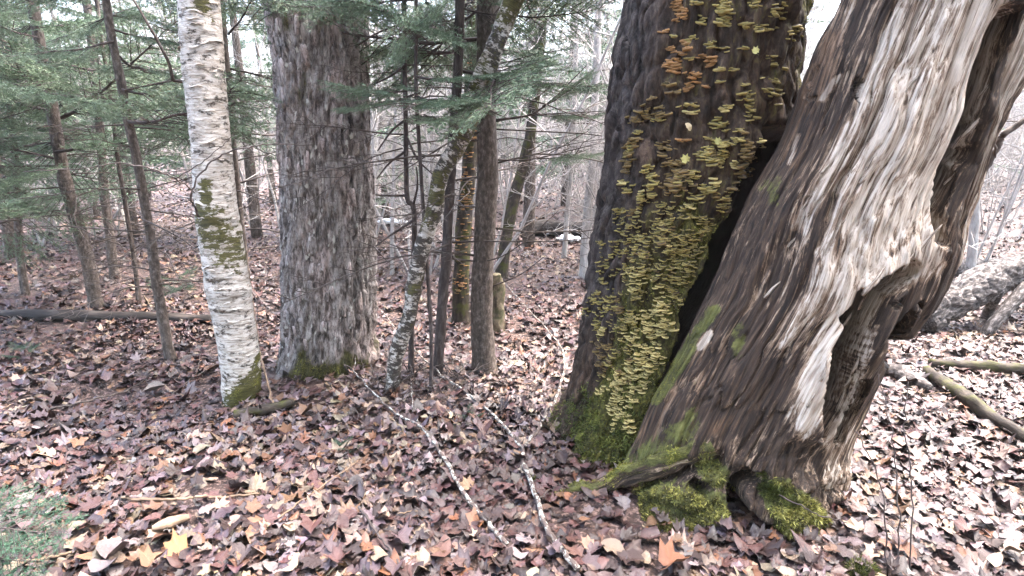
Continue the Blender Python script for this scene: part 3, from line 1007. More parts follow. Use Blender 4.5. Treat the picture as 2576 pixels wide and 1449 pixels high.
brk = []
rr = np.random.default_rng(99)
for _ in range(75):                                                     # thin scattered stacks over the rest of the face
    v_ = rr.uniform(250, 960)
    lo_ = np.interp(v_, [250, 400, 930], [1590, 1550, 1480])
    hi_ = np.interp(v_, [250, 350, 430, 540, 620, 740, 860, 960], [1960, 1920, 1880, 1820, 1780, 1730, 1690, 1650])
    u_ = rr.uniform(lo_, hi_)
    CL.append(((u_ - 1342) * 2, v_ * 2, rr.uniform(8, 24), rr.uniform(10, 40), int(rr.integers(2, 6)), int(rr.choice([0, 0, 2, 3]))))
allc = [(c, 0.0) for c in CL] + [(c, 724.5) for c in CL7]
for (cx0, cy0, sx, sy, num, tone), oy in allc:
    for _ in range(int(num * 1.5)):
        for _try in range(4):
            a = rr.normal(0, .5, 2)
            if abs(a[0]) < 1.1 and abs(a[1]) < 1.1:
                break
        u = 1342 + (cx0 + a[0] * sx) * .5
        v = oy + (cy0 + a[1] * sy) * .5
        d_ = ray(u, v)
        hit = bvh.ray_cast(Vector(CAM), Vector(d_).normalized())
        if hit[0] is None:
            continue
        p = np.array(hit[0])
        if np.interp(v, [300, 350, 430, 540, 620, 740, 860, 960, 1010], [1952, 1930, 1893, 1835, 1792, 1742, 1708, 1668, 1640]) - 4 < u:
            if v > 300:
                continue
        wpx = float(np.clip(rr.lognormal(math.log(17), .28), 9, 30)) if oy == 0 and cy0 < 1000 else float(np.clip(rr.lognormal(math.log(13.5), .28), 8, 22))
        w = wpx / FPX * float((p - CAM) @ FWD)
        brk.append((w, p, rr.uniform(-.5, .5), tone))
brk.sort(key=lambda b: -b[0])
variants = []
for k in range(20):
    V_, F4, F3, C = bracket_arrays(rr, k // 5)
    variants.append((V_, F4, F3, C, mesh_np('bracket_fungus', V_, [F4, F3], [M['bracket']], None, True, {'Col': C})))


def bracket_matrix(w, p, yaw, k):
    # faces away from the trunk's axis in the horizontal plane
    cxz = np.interp(p[2], cz_f, cx_f)
    dr = np.array([p[0] - cxz, p[1] - 3.0])
    ang = math.atan2(dr[1], dr[0]) - math.pi / 2 + yaw
    return Matrix.Translation(Vector(p)) @ Matrix.Rotation(ang, 4, 'Z') @ Matrix.Rotation(-.1 + .12 * math.sin(k * 7.7), 4, 'X') @ Matrix.Rotation(.22 * math.sin(k * 3.1), 4, 'Y') @ Matrix.Diagonal((w, w, w * 1.0, 1))


SV, SF4, SF3, SC, sn = [], [], [], [], 0
for k, (w, p, yaw, tone) in enumerate(brk):
    var = variants[tone * 5 + k % 5]
    mt = bracket_matrix(w, p - 0, yaw, k)
    if k < 290:
        obj('bracket_fungus', var[4], t_fun, mtx=Matrix.Translation(Vector(-base)) @ mt)
    else:
        A = np.array(mt)
        SV.append(var[0] @ A[:3, :3].T + A[:3, 3] - base)
        SF4.append(var[1] + sn)
        SF3.append(var[2] + sn)
        SC.append(var[3] * np.array([*(np.ones(3) * rr.uniform(.75, 1.25)), 1]))
        sn += len(var[0])
o = obj('bracket_fungi', mesh_np('bracket_fungi', np.concatenate(SV), [np.concatenate(SF4), np.concatenate(SF3)], [M['bracket']], None, True, {'Col': np.concatenate(SC)}), t_fun)
tag(o, None, None, None, 'stuff')

# ---- hollow dead trunk, barkless, leaning right
rows = [(0, 2128, 2535, 2.5, .31), (150, 2060, 2488, 2.5, .31), (330, 1993, 2432, 2.5, .32), (400, 1962, 2395, 2.5, .32), (480, 1908, 2362, 2.5, .33),
        (560, 1872, 2340, 2.5, .33), (640, 1838, 2345, 2.5, .34), (720, 1806, 2325, 2.5, .34), (800, 1766, 2262, 2.5, .34), (870, 1728, 2212, 2.5, .34),
        (950, 1682, 2178, 2.5, .35), (1020, 1642, 2145, 2.5, .36), (1090, 1610, 2118, 2.5, .38), (1150, 1585, 2105, 2.5, .40), (1220, 1550, 2102, 2.5, .42),
        (1300, 1540, 2108, 2.48, .45), (1380, 1570, 2125, 2.48, .47), (1430, 1560, 2135, 2.48, .48)]
D = loft(rows, 380, 480, 4.0, smooth_k=6)
fl = D['flow']
px, py = proj(D['V'])
FR = (D['s'] < 0.45)
warp = fl + 0.02 * np.stack([fbm(fl * 5, 2, 3), fbm(fl * 5, 2, 4), 0 * D['S']], 1)
d = 0.05 * fbm(fl * np.array([3.2, 3.2, 0.9]), 3, 51)
ridg = np.abs(vnoise(warp * np.array([15, 15, .6]), 52))
d += -0.022 * (1 - sstep(0, .45, ridg)) * (0.4 + sstep(1900, 2150, px))
ridg2 = np.abs(vnoise(warp * np.array([38, 38, 1.2]), 53))
d += -0.015 * (1 - sstep(0, .35, ridg2))
d += 0.006 * fbm(warp * np.array([60, 60, 2.5]), 3, 54)
d += 0.006 * fbm(fl * np.array([16, 16, 3]), 3, 55)
# bulging root swell on the left foot and a shelf over it
d += 0.05 * FR * np.exp(-(((px - 1660) / 110) ** 2 + ((py - 1290) / 75) ** 2))
d += 0.05 * FR * sstep(1130, 1230, py) * fbm(fl * np.array([9, 9, 9]), 3, 93)
d += 0.06 * FR * np.exp(-(((px - 2010) / 80) ** 2 + ((py - 1300) / 80) ** 2))
d += -0.07 * FR * np.exp(-(path_dist(px, py, [(1540, 1225, 0), (1700, 1190, 0), (1800, 1180, 0)]) / 22) ** 2)
d += 0.05 * FR * np.exp(-(path_dist(px, py, [(2330, 610, 0), (2200, 720, 0), (2090, 880, 0), (2030, 1060, 0)]) / 60) ** 2)
# fissures and openings (photo pixels): path with half widths, depth as a share of the radius
rot = np.zeros(len(px))  # mask for rotten wood plus painted shade inside the openings
calm = np.zeros(len(px))
back = np.zeros(len(px))
jit = 5 * fbm(fl * np.array([12, 12, 4]), 2, 58)
for path, dep, soft in (
        ([(2265, 676, 5), (2205, 728, 11), (2155, 808, 19), (2115, 880, 25), (2092, 955, 27), (2074, 1030, 24), (2060, 1085, 12)], .62, 9),
        ([(2275, 800, 10), (2248, 850, 16), (2228, 900, 14)], .5, 10),
        ([(2545, 30, 14), (2492, 180, 16), (2445, 320, 18), (2395, 430, 16), (2352, 540, 12), (2343, 600, 10)], .45, 12),
        ([(1852, 1240, 14), (1858, 1300, 20), (1885, 1350, 34), (1895, 1420, 36)], .55, 14),
        ([(1865, 1225, 14), (1895, 1215, 12), (1925, 1205, 6)], .45, 10),
        ([(2165, 960, 6), (2140, 1040, 8), (2118, 1110, 6)], .3, 8),
        ([(1745, 1225, 6), (1770, 1245, 10)], .15, 14),
        ([(2025, 215, 4), (2035, 245, 3)], .08, 6),
        ([(2150, 210, 8), (2160, 240, 10)], .12, 8),
        ([(2165, 735, 4), (2150, 775, 8), (2120, 800, 5)], .1, 8),
        ([(2260, 745, 3), (2235, 765, 4)], .18, 6), ([(2300, 762, 3), (2310, 770, 3)], .18, 6)):
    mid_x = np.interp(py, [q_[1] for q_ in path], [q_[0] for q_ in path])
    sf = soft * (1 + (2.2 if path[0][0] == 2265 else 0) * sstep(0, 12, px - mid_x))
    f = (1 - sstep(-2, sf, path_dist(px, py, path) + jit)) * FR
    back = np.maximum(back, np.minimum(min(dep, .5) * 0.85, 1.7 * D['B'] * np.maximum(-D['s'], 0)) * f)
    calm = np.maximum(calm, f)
    rot = np.maximum(rot, sstep(.12, .55, f) * min(1, dep * 2))  # deeper openings get more of the painted shade
D['V'][:, 1] += back
push(D, d * (1 - .8 * calm))
px, py = proj(D['V'])
V0 = D['V']


def near(path, fall):
    return np.clip(1 - path_dist(px, py, path).clip(0, None) / fall, 0, 1) * FR


nz = fbm(fl * np.array([7, 7, 1.4]), 3, 71)
pale = 0.10 + 0.1 * nz + .12 * sstep(1000, 1200, py) + .24 * near([(2300, 0, 130), (2220, 300, 120), (2130, 560, 90), (2050, 800, 60)], 120)
pale = np.maximum(pale, 0.78 * near([(2400, 0, 100), (2330, 240, 90), (2270, 430, 80), (2200, 560, 60), (2110, 690, 40)], 90))
pale = np.maximum(pale, 0.98 * near([(2500, 40, 14), (2440, 220, 20), (2370, 400, 20), (2310, 500, 26), (2230, 600, 26), (2120, 720, 16)], 40))
pale = np.maximum(pale, 1.0 * near([(2335, 570, 20), (2320, 650, 30), (2210, 700, 24), (2130, 800, 22), (2080, 900, 22), (2030, 1060, 16)], 50))
pale = np.maximum(pale, 1.25 * near([(2262, 30, 4), (2235, 90, 11), (2195, 190, 10), (2155, 300, 3)], 9))
pale = np.maximum(pale, 1.2 * near([(2110, 190, 3), (2080, 230, 3), (2068, 250, 2)], 8))
pale = np.maximum(pale, 1.2 * near([(2060, 495, 6), (2025, 530, 8)], 8))
pale = np.maximum(pale, 1.25 * near([(2066, 900, 12), (2052, 980, 20), (2030, 1060, 14)], 16))
pale = np.maximum(pale, 1.2 * near([(1785, 840, 6), (1762, 872, 5)], 8))
pale = np.maximum(pale, 1.1 * near([(2010, 340, 3), (1985, 410, 3)], 8))
pale = np.maximum(pale, 0.7 * near([(2150, 330, 20), (2080, 450, 20), (2010, 560, 8)], 40))
pale = np.maximum(pale, 0.65 * near([(2160, 640, 8), (2050, 760, 10), (1960, 900, 6)], 40))
pale = np.maximum(pale, 0.6 * near([(2130, 1000, 26), (2110, 1150, 30), (2095, 1230, 14)], 40))
pale = np.maximum(pale, 0.75 * near([(2190, 830, 8), (2160, 930, 10), (2120, 1060, 6)], 20))
rust = 0.95 * near([(2085, 100, 14), (2040, 220, 18), (2000, 340, 16), (1985, 400, 8)], 34)
rust = np.maximum(rust, 0.75 * near([(1840, 1060, 14), (1790, 1080, 8)], 26))
rust = np.maximum(rust, 0.8 * near([(2080, 960, 30), (2075, 1060, 26)], 30))
rust = np.maximum(rust, 0.55 * near([(1700, 1000, 40), (1800, 900, 30)], 80))
rust = np.maximum(rust, 0.7 * near([(1640, 1050, 20), (1620, 1120, 20)], 30))
rust = .62 * rust
rust += 0.3 * near([(2150, 120, 10), (2060, 420, 40)], 70)
moss = 0.62 * near([(1940, 470, 8), (1945, 500, 6)], 40)
moss = np.maximum(moss, 0.65 * near([(1862, 830, 4), (1858, 885, 5)], 36))
moss = np.maximum(moss, 0.95 * near([(1795, 780, 5), (1745, 850, 7), (1700, 930, 12), (1650, 1000, 10)], 18))
moss = np.maximum(moss, 0.62 * near([(1740, 1060, 14), (1690, 1110, 20), (1580, 1170, 14)], 60))
moss = np.maximum(moss, 0.85 * near([(1570, 1280, 40), (1680, 1290, 50), (1790, 1300, 34)], 70) + .15 * nz)
moss = np.maximum(moss, 1.1 * near([(1960, 1240, 24), (2010, 1310, 50), (2060, 1370, 50)], 34))
moss = np.maximum(moss, 0.8 * near([(1780, 1170, 20), (1800, 1200, 20)], 34))
fl = real_flow(D)
q, cap = loft_faces(D)
base = np.array([D['CX'][8 * D['n_th']], 2.5, 0.0])
t_dead = thing('dead_tree', 'hollow barkless dead trunk leaning right with bleached wood grain and a mossy foot', 'tree', base)
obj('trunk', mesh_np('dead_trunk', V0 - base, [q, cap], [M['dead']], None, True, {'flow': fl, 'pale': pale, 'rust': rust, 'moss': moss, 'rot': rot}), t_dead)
low_m = sstep(0.5, 1.0, moss) * sstep(1060, 1200, py)
moss_part(t_dead, base, V0, q, low_m, 30000, 0.02, 0.0065, [(0.03, 0.027, 0.008), (0.09, 0.085, 0.02), (0.19, 0.18, 0.04), (0.33, 0.31, 0.09)], 9, 0.3)
hi_m = sstep(0.5, 1.0, moss) * (1 - sstep(1060, 1200, py))
moss_part(t_dead, base, V0, q, hi_m, 5000, 0.007, 0.0035, MOSS_C, 10)
tuft = np.maximum(near([(1930, 1225, 12), (1965, 1245, 14), (1990, 1262, 8)], 14), 0)
moss_part(t_dead, base, V0, q, sstep(.2, .8, tuft), 6000, 0.03, 0.004, MOSS_G, 12, 0.2)

dead_bvh = BVHTree.FromPolygons([tuple(v) for v in V0], [tuple(f) for f in q.tolist()])


def on_dead(u, v, off=0.0):
    h = dead_bvh.ray_cast(Vector(CAM), Vector(ray(u, v)).normalized())
    if h[0] is None:
        return None
    return np.array(h[0]) + np.array([0, -off, 0])


# root running left over the mossy swell
def mossy_root(pts, rad, name, n_moss, seed):
    mb = MB()
    P = spline(pts, 70)
    R = np.interp(np.linspace(0, 1, 70), np.linspace(0, 1, len(rad)), rad)
    mb.tube(P, R, 26, 0, 0.5, seed)
    V, Q, T, mi = mb.arrays()
    fl_ = np.concatenate(mb.flow)
    zero = np.zeros(len(V))
    mo = 0.5 * fbm(V * 16, 3, seed) + .15 + 1.1 * (V[:, 2] - np.interp(V[:, 0], np.sort(P[:, 0]), P[np.argsort(P[:, 0]), 2])) / R.max()
    o = obj(name, mesh_np(name, V - base, [Q, T], [M['dead']], None, True, {'flow': fl_, 'pale': zero + .2, 'rust': zero, 'moss': mo}), t_dead)
    up = np.clip((V[:, 2] - np.interp(V[:, 0], np.sort(P[:, 0]), P[np.argsort(P[:, 0]), 2])) / R.max() + .6, 0, 1)
    T_, fi, C = blades(V, Q, up, n_moss, 0.012, 0.004, MOSS_C, seed=seed)
    m_ = obj('moss', mesh_np('moss', T_ - base, [fi], [M['moss']], None, False, {'Col': C}), o)
    tag(m_, None, None, None, 'stuff')


a = on_dead(1800, 1130)
b = on_dead(1700, 1150)
pts = [a + [0, .05, 0], b + [0, -.01, 0], at(1610, 1180, b[1] + .06), at(1530, 1212, b[1] + .12), at(1450, 1236, 2.42), ground(1388, 1252)]
mossy_root(pts, [.05, .042, .038, .034, .03, .012], 'root', 7000, 14)

# torn bark slab beyond the crack on the right
mb_rows = [(0, 2520, 2700, 2.54, .11), (100, 2488, 2622, 2.54, .11), (200, 2452, 2566, 2.54, .11), (300, 2424, 2505, 2.54, .11), (400, 2388, 2466, 2.54, .11),
           (500, 2350, 2436, 2.54, .11), (600, 2318, 2404, 2.54, .11), (690, 2305, 2382, 2.54, .10), (740, 2290, 2345, 2.52, .06)]
E = loft(mb_rows, 80, 300, 3.4, zbot=float(at(2320, 745, 2.54)[2]), smooth_k=4)
fe = E['flow'] + 3
push(E, 0.018 * fbm(fe * np.array([14, 14, 5]), 4, 81) - 0.02 * (1 - sstep(0, .4, np.abs(vnoise(fe * np.array([40, 40, 3]), 82)))))
qe, ce = loft_faces(E)
ne = len(E['V'])
obj('bark_slab', mesh_np('bark_slab', E['V'] - base, [qe, ce], [M['dead']], None, True, {'flow': fe, 'pale': np.full(ne, .62) + .25 * fbm(fe * np.array([9, 9, 2]), 2, 4), 'rust': np.zeros(ne), 'moss': np.zeros(ne)}), t_dead)
# splinters along the torn edges
sp = np.random.default_rng(4)
spl_mesh = []
for k in range(4):
    mb = MB()
    L = 1.0
    mb.tube(spline([(0, 0, -.5), (.02 * sp.normal(), .02 * sp.normal(), 0), (.05 * sp.normal(), .05 * sp.normal(), .5)], 6), [.05, .07, .06, .045, .03, .006], 5, 0, .4, k)
    V, Q, T, mi = mb.arrays()
    z0 = np.zeros(len(V))
    spl_mesh.append(mesh_np('splinter', V, [Q, T], [M['dead']], None, True, {'flow': np.concatenate(mb.flow) * .3, 'pale': z0 + .75, 'rust': z0, 'moss': z0}))
SPL = [(2205, 700), (2180, 745), (2140, 790), (2100, 870), (2075, 930), (2160, 900), (2140, 950), (2120, 1000), (2240, 700), (2290, 650), (2360, 500), (2400, 440), (2430, 330),
       (2480, 220), (2460, 300), (2330, 610), (2045, 1000), (2040, 500), (2000, 600), (1950, 720), (2080, 420), (2190, 420), (2250, 300), (2300, 200), (2120, 560)]
for k, (u, v) in enumerate(SPL):
    p = on_dead(u, v)
    if p is None:
        continue
    L = sp.uniform(.06, .16)
    tilt = math.radians(np.interp(v, [0, 500, 1000], [22, 33, 20]) + sp.normal(0, 5))
    obj('splinter', spl_mesh[k % 4], t_dead, mtx=Matrix.Translation(Vector(p - base)) @ Matrix.Rotation(tilt, 4, 'Y') @ Matrix.Rotation(sp.uniform(0, 6), 4, 'Z') @ Matrix.Diagonal((L * .9, L * .9, L, 1)))


# ------------------------------------------------------------------ branches and twigs used by the thinner trees
def needle_tris(r, P0, P1, spacing, ln, wd, flat=0.5):
    """needles along segments P0->P1 (n,3)"""
    seg = P1 - P0
    L = np.linalg.norm(seg, axis=1)
    cnt = np.maximum(1, (L / spacing).astype(int))
    k = np.repeat(np.arange(len(P0)), cnt)
    n = len(k)
    t = r.uniform(0, 1, n)[:, None]
    P = P0[k] + seg[k] * t
    T = seg[k] / (L[k][:, None] + 1e-9)
    side = np.cross(T, [0, 0, 1.0])
    side /= np.linalg.norm(side, axis=1)[:, None] + 1e-9
    up = np.cross(side, T)
    s = r.choice([-1, 1], n)[:, None] * r.uniform(.4, 1, n)[:, None]
    d = T * r.uniform(.5, 1.0, n)[:, None] + side * s + up * r.normal(.15, flat, n)[:, None]
    d /= np.linalg.norm(d, axis=1)[:, None]
    l = ln * r.uniform(.7, 1.2, n)[:, None]
    w = np.cross(d, r.normal(0, 1, (n, 3)))
    w /= np.linalg.norm(w, axis=1)[:, None] + 1e-9
    w *= wd * .5
    return np.stack([P - w, P + w, P + d * l], 1)


def live_branch(seed, spacing=.0042, ln=.022, wd=.0040, mats=('dark', 'needle')):
    """one metre spruce branch along +x: axis, flat side sprays, needles"""
    r = np.random.default_rng(seed)
    mb = MB()
    droop = r.uniform(.08, .22)
    x = np.linspace(0, 1, 9)
    ax = np.stack([x, .05 * np.sin(x * 3 + r.uniform(0, 6)), -droop * x + .5 * droop * x ** 3 + .01 * r.normal(size=9)], 1)
    mb.tube(ax, np.linspace(.011, .002, 9), 4, 0)
    S0, S1 = [], []

    def axp(t):
        return np.array([np.interp(t, x, ax[:, i]) for i in range(3)])
    for a, b in zip(np.linspace(.3, .96, 14), np.linspace(.35, 1, 14)):
        S0.append(axp(a)); S1.append(axp(b))
    for t in np.linspace(.1, .96, 24):
        for sg in (-1, 1):
            if r.uniform() < .12:
                continue
            ln_ = (.44 * (1 - t) ** .75 + .07) * r.uniform(.65, 1.15)
            p = axp(t + r.uniform(-.015, .015))
            an = math.radians(r.uniform(42, 62)) * sg
            dv = np.array([math.cos(an), math.sin(an), r.normal(-.12, .10)])
            e = p + dv * ln_ + np.array([ln_ * .12, 0, -.25 * ln_ * ln_])
            mid = (p + e) / 2 + np.array([0, 0, .012])
            mb.tube(np.array([p, mid, e]), [.0032, .0025, .001], 3, 0)
            st = .25 if t < .35 else .05
            q0 = p + (e - p) * st
            S0 += [q0, mid]
            S1 += [mid, e]
            if ln_ > .1:
                for u in np.arange(.25, .9, .055 / ln_):
                    for s2 in (-1, 1):
                        if r.uniform() < .25:
                            continue
                        b0 = p + (e - p) * u
                        a2 = an + math.radians(48) * s2
                        l2 = ln_ * (1 - u) * .45 * r.uniform(.6, 1.2) + .03
                        b1 = b0 + np.array([math.cos(a2), math.sin(a2), r.normal(-.1, .1)]) * l2
                        S0.append(b0); S1.append(b1)
    mb.tris(needle_tris(r, np.array(S0), np.array(S1), spacing, ln, wd), 1)
    return mb


def dead_branch(seed):
    """one metre bare spruce branch along +x"""
    r = np.random.default_rng(seed)
    mb = MB()
    x = np.linspace(0, 1, 8)
    dr = r.uniform(-.05, .25)
    ax = np.stack([x, .06 * np.sin(x * 4 + r.uniform(0, 6)), -dr * x * x + .02 * r.normal(size=8) * x], 1)
    mb.tube(ax, np.linspace(.008, .0016, 8), 4, 0)
    for t in np.linspace(.2, .95, 11):
        sg = r.choice([-1, 1])
        p = np.array([np.interp(t, x, ax[:, i]) for i in range(3)])
        l = (.42 * (1 - t) + .08) * r.uniform(.4, 1.2)
        an = math.radians(r.uniform(30, 65)) * sg
        dv = np.array([math.cos(an), math.sin(an), r.normal(-.05, .2)])
        mid = p + dv * l * .5 + r.normal(0, .012, 3)
        e = p + dv * l + np.array([.15 * l, 0, -.08 * l])
        mb.tube(np.array([p, mid, e]), [.0032, .0024, .0012], 3, 0)
        for u in (.45, .7):
            s2 = r.choice([-1, 1])
            b0 = p + (e - p) * u
            a2 = an + .8 * s2
            mb.tube(np.array([b0, b0 + np.array([math.cos(a2), math.sin(a2), r.normal(0, .2)]) * l * .35]), [.0018, .0009], 3, 0)
    return mb


LIVE_MB = [live_branch(100 + k) for k in range(6)]
LIVE = [m.mesh('spruce_branch', [M['dark'], M['needle']]) for m in LIVE_MB]
DEAD = [dead_branch(200 + k).mesh('bare_branch', [M['deadtwig']]) for k in range(6)]


def branch_mtx(p, az, el, s, roll=0.0):
    return Matrix.Translation(Vector(p)) @ Matrix.Rotation(az, 4, 'Z') @ Matrix.Rotation(-el, 4, 'Y') @ Matrix.Rotation(roll, 4, 'X') @ Matrix.Diagonal((s, s, s, 1))


def thin_tree(name, label, pts, r0, r1, mat, live=None, dead=None, seed=0, group=None, seg=12, rough=.12, wob=.01, up=None, cat='tree'):
    """pts: world polyline from the foot up. live/dead: (zmin, zmax, number, length at zmin, length at zmax)"""
    r = np.random.default_rng(seed)
    pts = [np.array(p, float) for p in pts]
    if up:
        d_ = pts[-1] - pts[-2]
        d_ /= np.linalg.norm(d_)
        pts.append(pts[-1] + (d_ + np.array([0, 0, .6])) / np.linalg.norm(d_ + np.array([0, 0, .6])) * up)
    base = pts[0].copy()
    pts[0] = pts[0] - np.array([0, 0, .06])
    k = 46
    P = spline(pts, k)
    P[:, :2] += wob * np.stack([vnoise(np.stack([P[:, 2] * 2.2, np.full(k, seed), np.zeros(k)], 1), 5), vnoise(np.stack([P[:, 2] * 2.2, np.full(k, seed + 9), np.zeros(k)], 1), 6)], 1)
    R = np.linspace(r0, r1, k)
    R[:3] *= [1.35, 1.2, 1.08]
    t = thing(name, label, cat, base, group)
    mb = MB()
    mb.tube(P, R, seg, 0, rough, seed + 1)
    obj('trunk', mb.mesh(name + '_trunk', [mat], base), t)
    for spec, pool, nm in ((live, LIVE, 'live_branch'), (dead, DEAD, 'bare_branch')):
        if not spec:
            continue
        z0, z1, num, l0, l1 = spec
        if nm == 'live_branch' and z1 > 4:
            num, z1 = int(num * .62), z0 + (z1 - z0) * .72
        az = r.uniform(0, 6.28)
        for i in range(num):
            z = z0 + (z1 - z0) * (i + r.uniform(0, 1)) / num
            az += 2.4 + r.normal(0, .4)
            p = np.array([np.interp(z, P[:, 2], P[:, j]) for j in range(3)])
            L = np.interp(z, [z0, z1], [l0, l1]) * r.uniform(.65, 1.15)
            el = r.normal(.10 if nm == 'live_branch' else .05, .2 if nm == 'live_branch' else .12)
            obj(nm, pool[r.integers(len(pool))], t, mtx=branch_mtx(p - base, az, el, L, r.normal(0, .5)))
    return t, base, P


def foot(px, py):
    return ground(px, py)


def col_pts(foot_px, others, Y=None):
    f = foot(*foot_px)
    return [f] + [at(u, v, Y or f[1]) for u, v in others]


SPR = M['spruce']
# spruces on the left
thin_tree('spruce_tree', 'slim spruce stem whose foot stands in front of the dark lying log', col_pts((430, 908), [(395, 720), (350, 450), (305, 200), (270, 0)]), .036, .022, SPR,
          (1.55, 4.6, 34, 1.15, .5), (.45, 1.9, 16, .95, .8), 1, up=2.4)
thin_tree('spruce_tree', 'spruce stem rising just behind the dark lying log', col_pts((240, 778), [(215, 640), (170, 480), (150, 390), (90, 60)]), .06, .04, SPR,
          (1.35, 4.8, 46, 1.5, .6), (.5, 1.6, 14, 1.1, .9), 2, up=2.4)
thin_tree('spruce_tree', 'thin spruce stem close behind the right edge of the white birch', col_pts((640, 870), [(620, 690), (597, 480), (575, 250), (555, 0)]), .034, .024, SPR,
          (1.75, 4.8, 30, 1.0, .5), (.35, 2.0, 26, 1.0, .8), 3, up=2.4)
thin_tree('spruce_tree', 'thin dead spruce pole in the gap left of the white birch', col_pts((350, 762), [(332, 620), (310, 470), (285, 300)]), .022, .014, M['deadtwig'],
          None, (.3, 2.4, 18, .8, .6), 4, up=1.5)
thin_tree('spruce_tree', 'pale spindly stem far back between two left spruces', col_pts((290, 700), [(272, 560), (255, 400), (240, 200)]), .05, .035, SPR,
          (1.9, 4.6, 26, 1.2, .5), (.5, 1.9, 12, .9, .8), 5, up=1.5)
thin_tree('spruce_tree', 'bushy spruce at the left edge with green sprays down to knee height', col_pts((-95, 860), [(-120, 600), (-150, 0)]), .05, .03, SPR,
          (.75, 4.4, 60, 1.1, .5), None, 61, up=1.6)
thin_tree('spruce_tree', 'young spruce far left half hidden behind hanging green sprays', col_pts((62, 742), [(50, 600), (30, 300)]), .04, .02, SPR,
          (.9, 4.4, 46, 1.0, .4), None, 62, up=1.2)
# centre
gt, gb_, gP = thin_tree('spruce_tree', 'straight grey spruce bole, thickest stem in the middle gap', col_pts((1216, 932), [(1216, 800), (1218, 640), (1224, 480), (1226, 330), (1226, 0)], None), .074, .062, SPR,
          (1.98, 5.0, 40, 1.35, .7), (.7, 2.0, 8, 1.2, 1.0), 6, up=2.2, seg=20)
thin_tree('spruce_tree', 'dark narrow spruce stem crossing behind the leaning little birch', col_pts((1102, 945), [(1115, 760), (1128, 500), (1142, 270), (1155, 80), (1158, 0)]), .034, .026, M['dark'],
          (1.85, 4.8, 30, 1.2, .6), (.75, 1.8, 10, 1.0, .9), 7, up=2.2)
t, b_, P_ = thin_tree('sapling', 'dark dead sapling with a crooked elbow beside the broad grey trunk', col_pts((1032, 945), [(1036, 760), (1042, 600), (1040, 520), (1024, 492), (1021, 330), (1018, 150), (1016, 0)]), .018, .012, M['dark'],
                      None, (1.4, 2.6, 12, .75, .7), 8, up=.9, seg=8, wob=0)
mb = MB()
Ys = b_[1]
for pl_ in ([(1040, 515), (1050, 470), (1048, 420)], [(1022, 492), (975, 492), (945, 490)], [(1040, 555), (985, 590), (945, 620)], [(1022, 380), (980, 410), (948, 450)],
            [(1022, 300), (985, 330), (950, 380)], [(1022, 160), (985, 190), (945, 210)], [(1022, 340), (1050, 400), (1090, 440)]):
    P = spline([at(u, v, Ys - .06 * i) for i, (u, v) in enumerate(pl_)], 8)
    mb = MB()
    mb.tube(P, np.linspace(.009, .004, 8), 5, 0, .1, 3)
    obj('bare_branch', mb.mesh('bare_branch', [M['dark']], b_), t)

# long bare limbs of the grey bole reaching right across the gap
for k, (pl_, r0) in enumerate((([(1100, 610), (1215, 607), (1390, 607), (1510, 595)], .007), ([(1115, 650), (1230, 655), (1310, 615), (1405, 530)], .007), ([(1240, 306), (1340, 290), (1510, 280)], .008),
                               ([(1240, 325), (1445, 335), (1515, 342)], .006), ([(1240, 402), (1340, 400), (1510, 360)], .006), ([(1240, 303), (1330, 290), (1390, 250), (1475, 165)], .009), ([(1240, 720), (1310, 690), (1370, 645)], .006))):
    P = spline([at(u, v, gb_[1] - .07 * i) for i, (u, v) in enumerate(pl_)], 14)
    mb = MB()
    mb.tube(P, np.linspace(r0, .0025, 14), 5, 0, .1, k)
    obj('bare_branch', mb.mesh('bare_branch', [M['dark']], gb_), gt)
    if k in (2, 4, 5):
        d_ = Vector(P[-1] - P[5])
        obj('live_branch', LIVE[k], gt, mtx=branch_mtx(P[7] - gb_, math.atan2(d_.y, d_.x), math.asin(d_.z / d_.length), d_.length * .9))

# small leaning birch
pts = col_pts((980, 985), [(1000, 885), (1030, 790), (1055, 650), (1090, 530), (1110, 440), (1165, 340), (1205, 215), (1240, 130), (1290, 5), (1330, -90)])
r = np.random.default_rng(12)
base = pts[0].copy()
pts[0] = pts[0] - np.array([0, 0, .05])
P = spline(pts, 160)
mb = MB()
mb.tube(P, np.linspace(.043, .056, 160), 36, 0, .13, 6)
V, Q, T, mi = mb.arrays()
fl = np.concatenate(mb.flow)
px, py = proj(V)
moss = .56 * np.clip(.25 + 1.1 * fbm(fl * np.array([9, 9, 5]), 3, 3), 0, 1) * sstep(880, 700, py) + .25 * (1 - sstep(300, 700, py))
t = thing('birch_tree', 'small crooked birch leaning right with dark blotchy bark', 'tree', base)
obj('trunk', mesh_np('leaning_birch_trunk', V - base, [Q, T], [M['birch_dark']], None, True, {'flow': fl, 'moss': moss}), t)
# snag covered in small brackets
t, b_, P_ = thin_tree('snag', 'dead snag crusted with tiny brown brackets behind the leaning birch', col_pts((1158, 812), [(1160, 700), (1170, 540), (1185, 400), (1190, 200)]), .075, .055, M['mosslog'], None, None, 9, up=.8, seg=20, cat='dead tree')
r = np.random.default_rng(31)
small_b = [variants[5 + k % 10][4] for k in range(8)]
for k in range(170):
    z = r.uniform(.25, 2.2)
    p = np.array([np.interp(z, P_[:, 2], P_[:, j]) for j in range(3)])
    an = r.normal(-math.pi / 2, .75)
    w = r.uniform(.025, .05)
    obj('bracket_fungus', small_b[k % 8], t, mtx=Matrix.Translation(Vector(p - b_ + np.array([math.cos(an), math.sin(an), 0]) * .06)) @ Matrix.Rotation(an - math.pi / 2, 4, 'Z') @ Matrix.Diagonal((w, w, w, 1)))
# short pale stub behind the grey bole
thin_tree('stump', 'short yellowish rotten stump peeping out behind the grey spruce bole', col_pts((1252, 830), [(1252, 760), (1246, 690)]), .075, .035, M['rotten'], None, None, 10, seg=18, rough=.55, cat='stump')

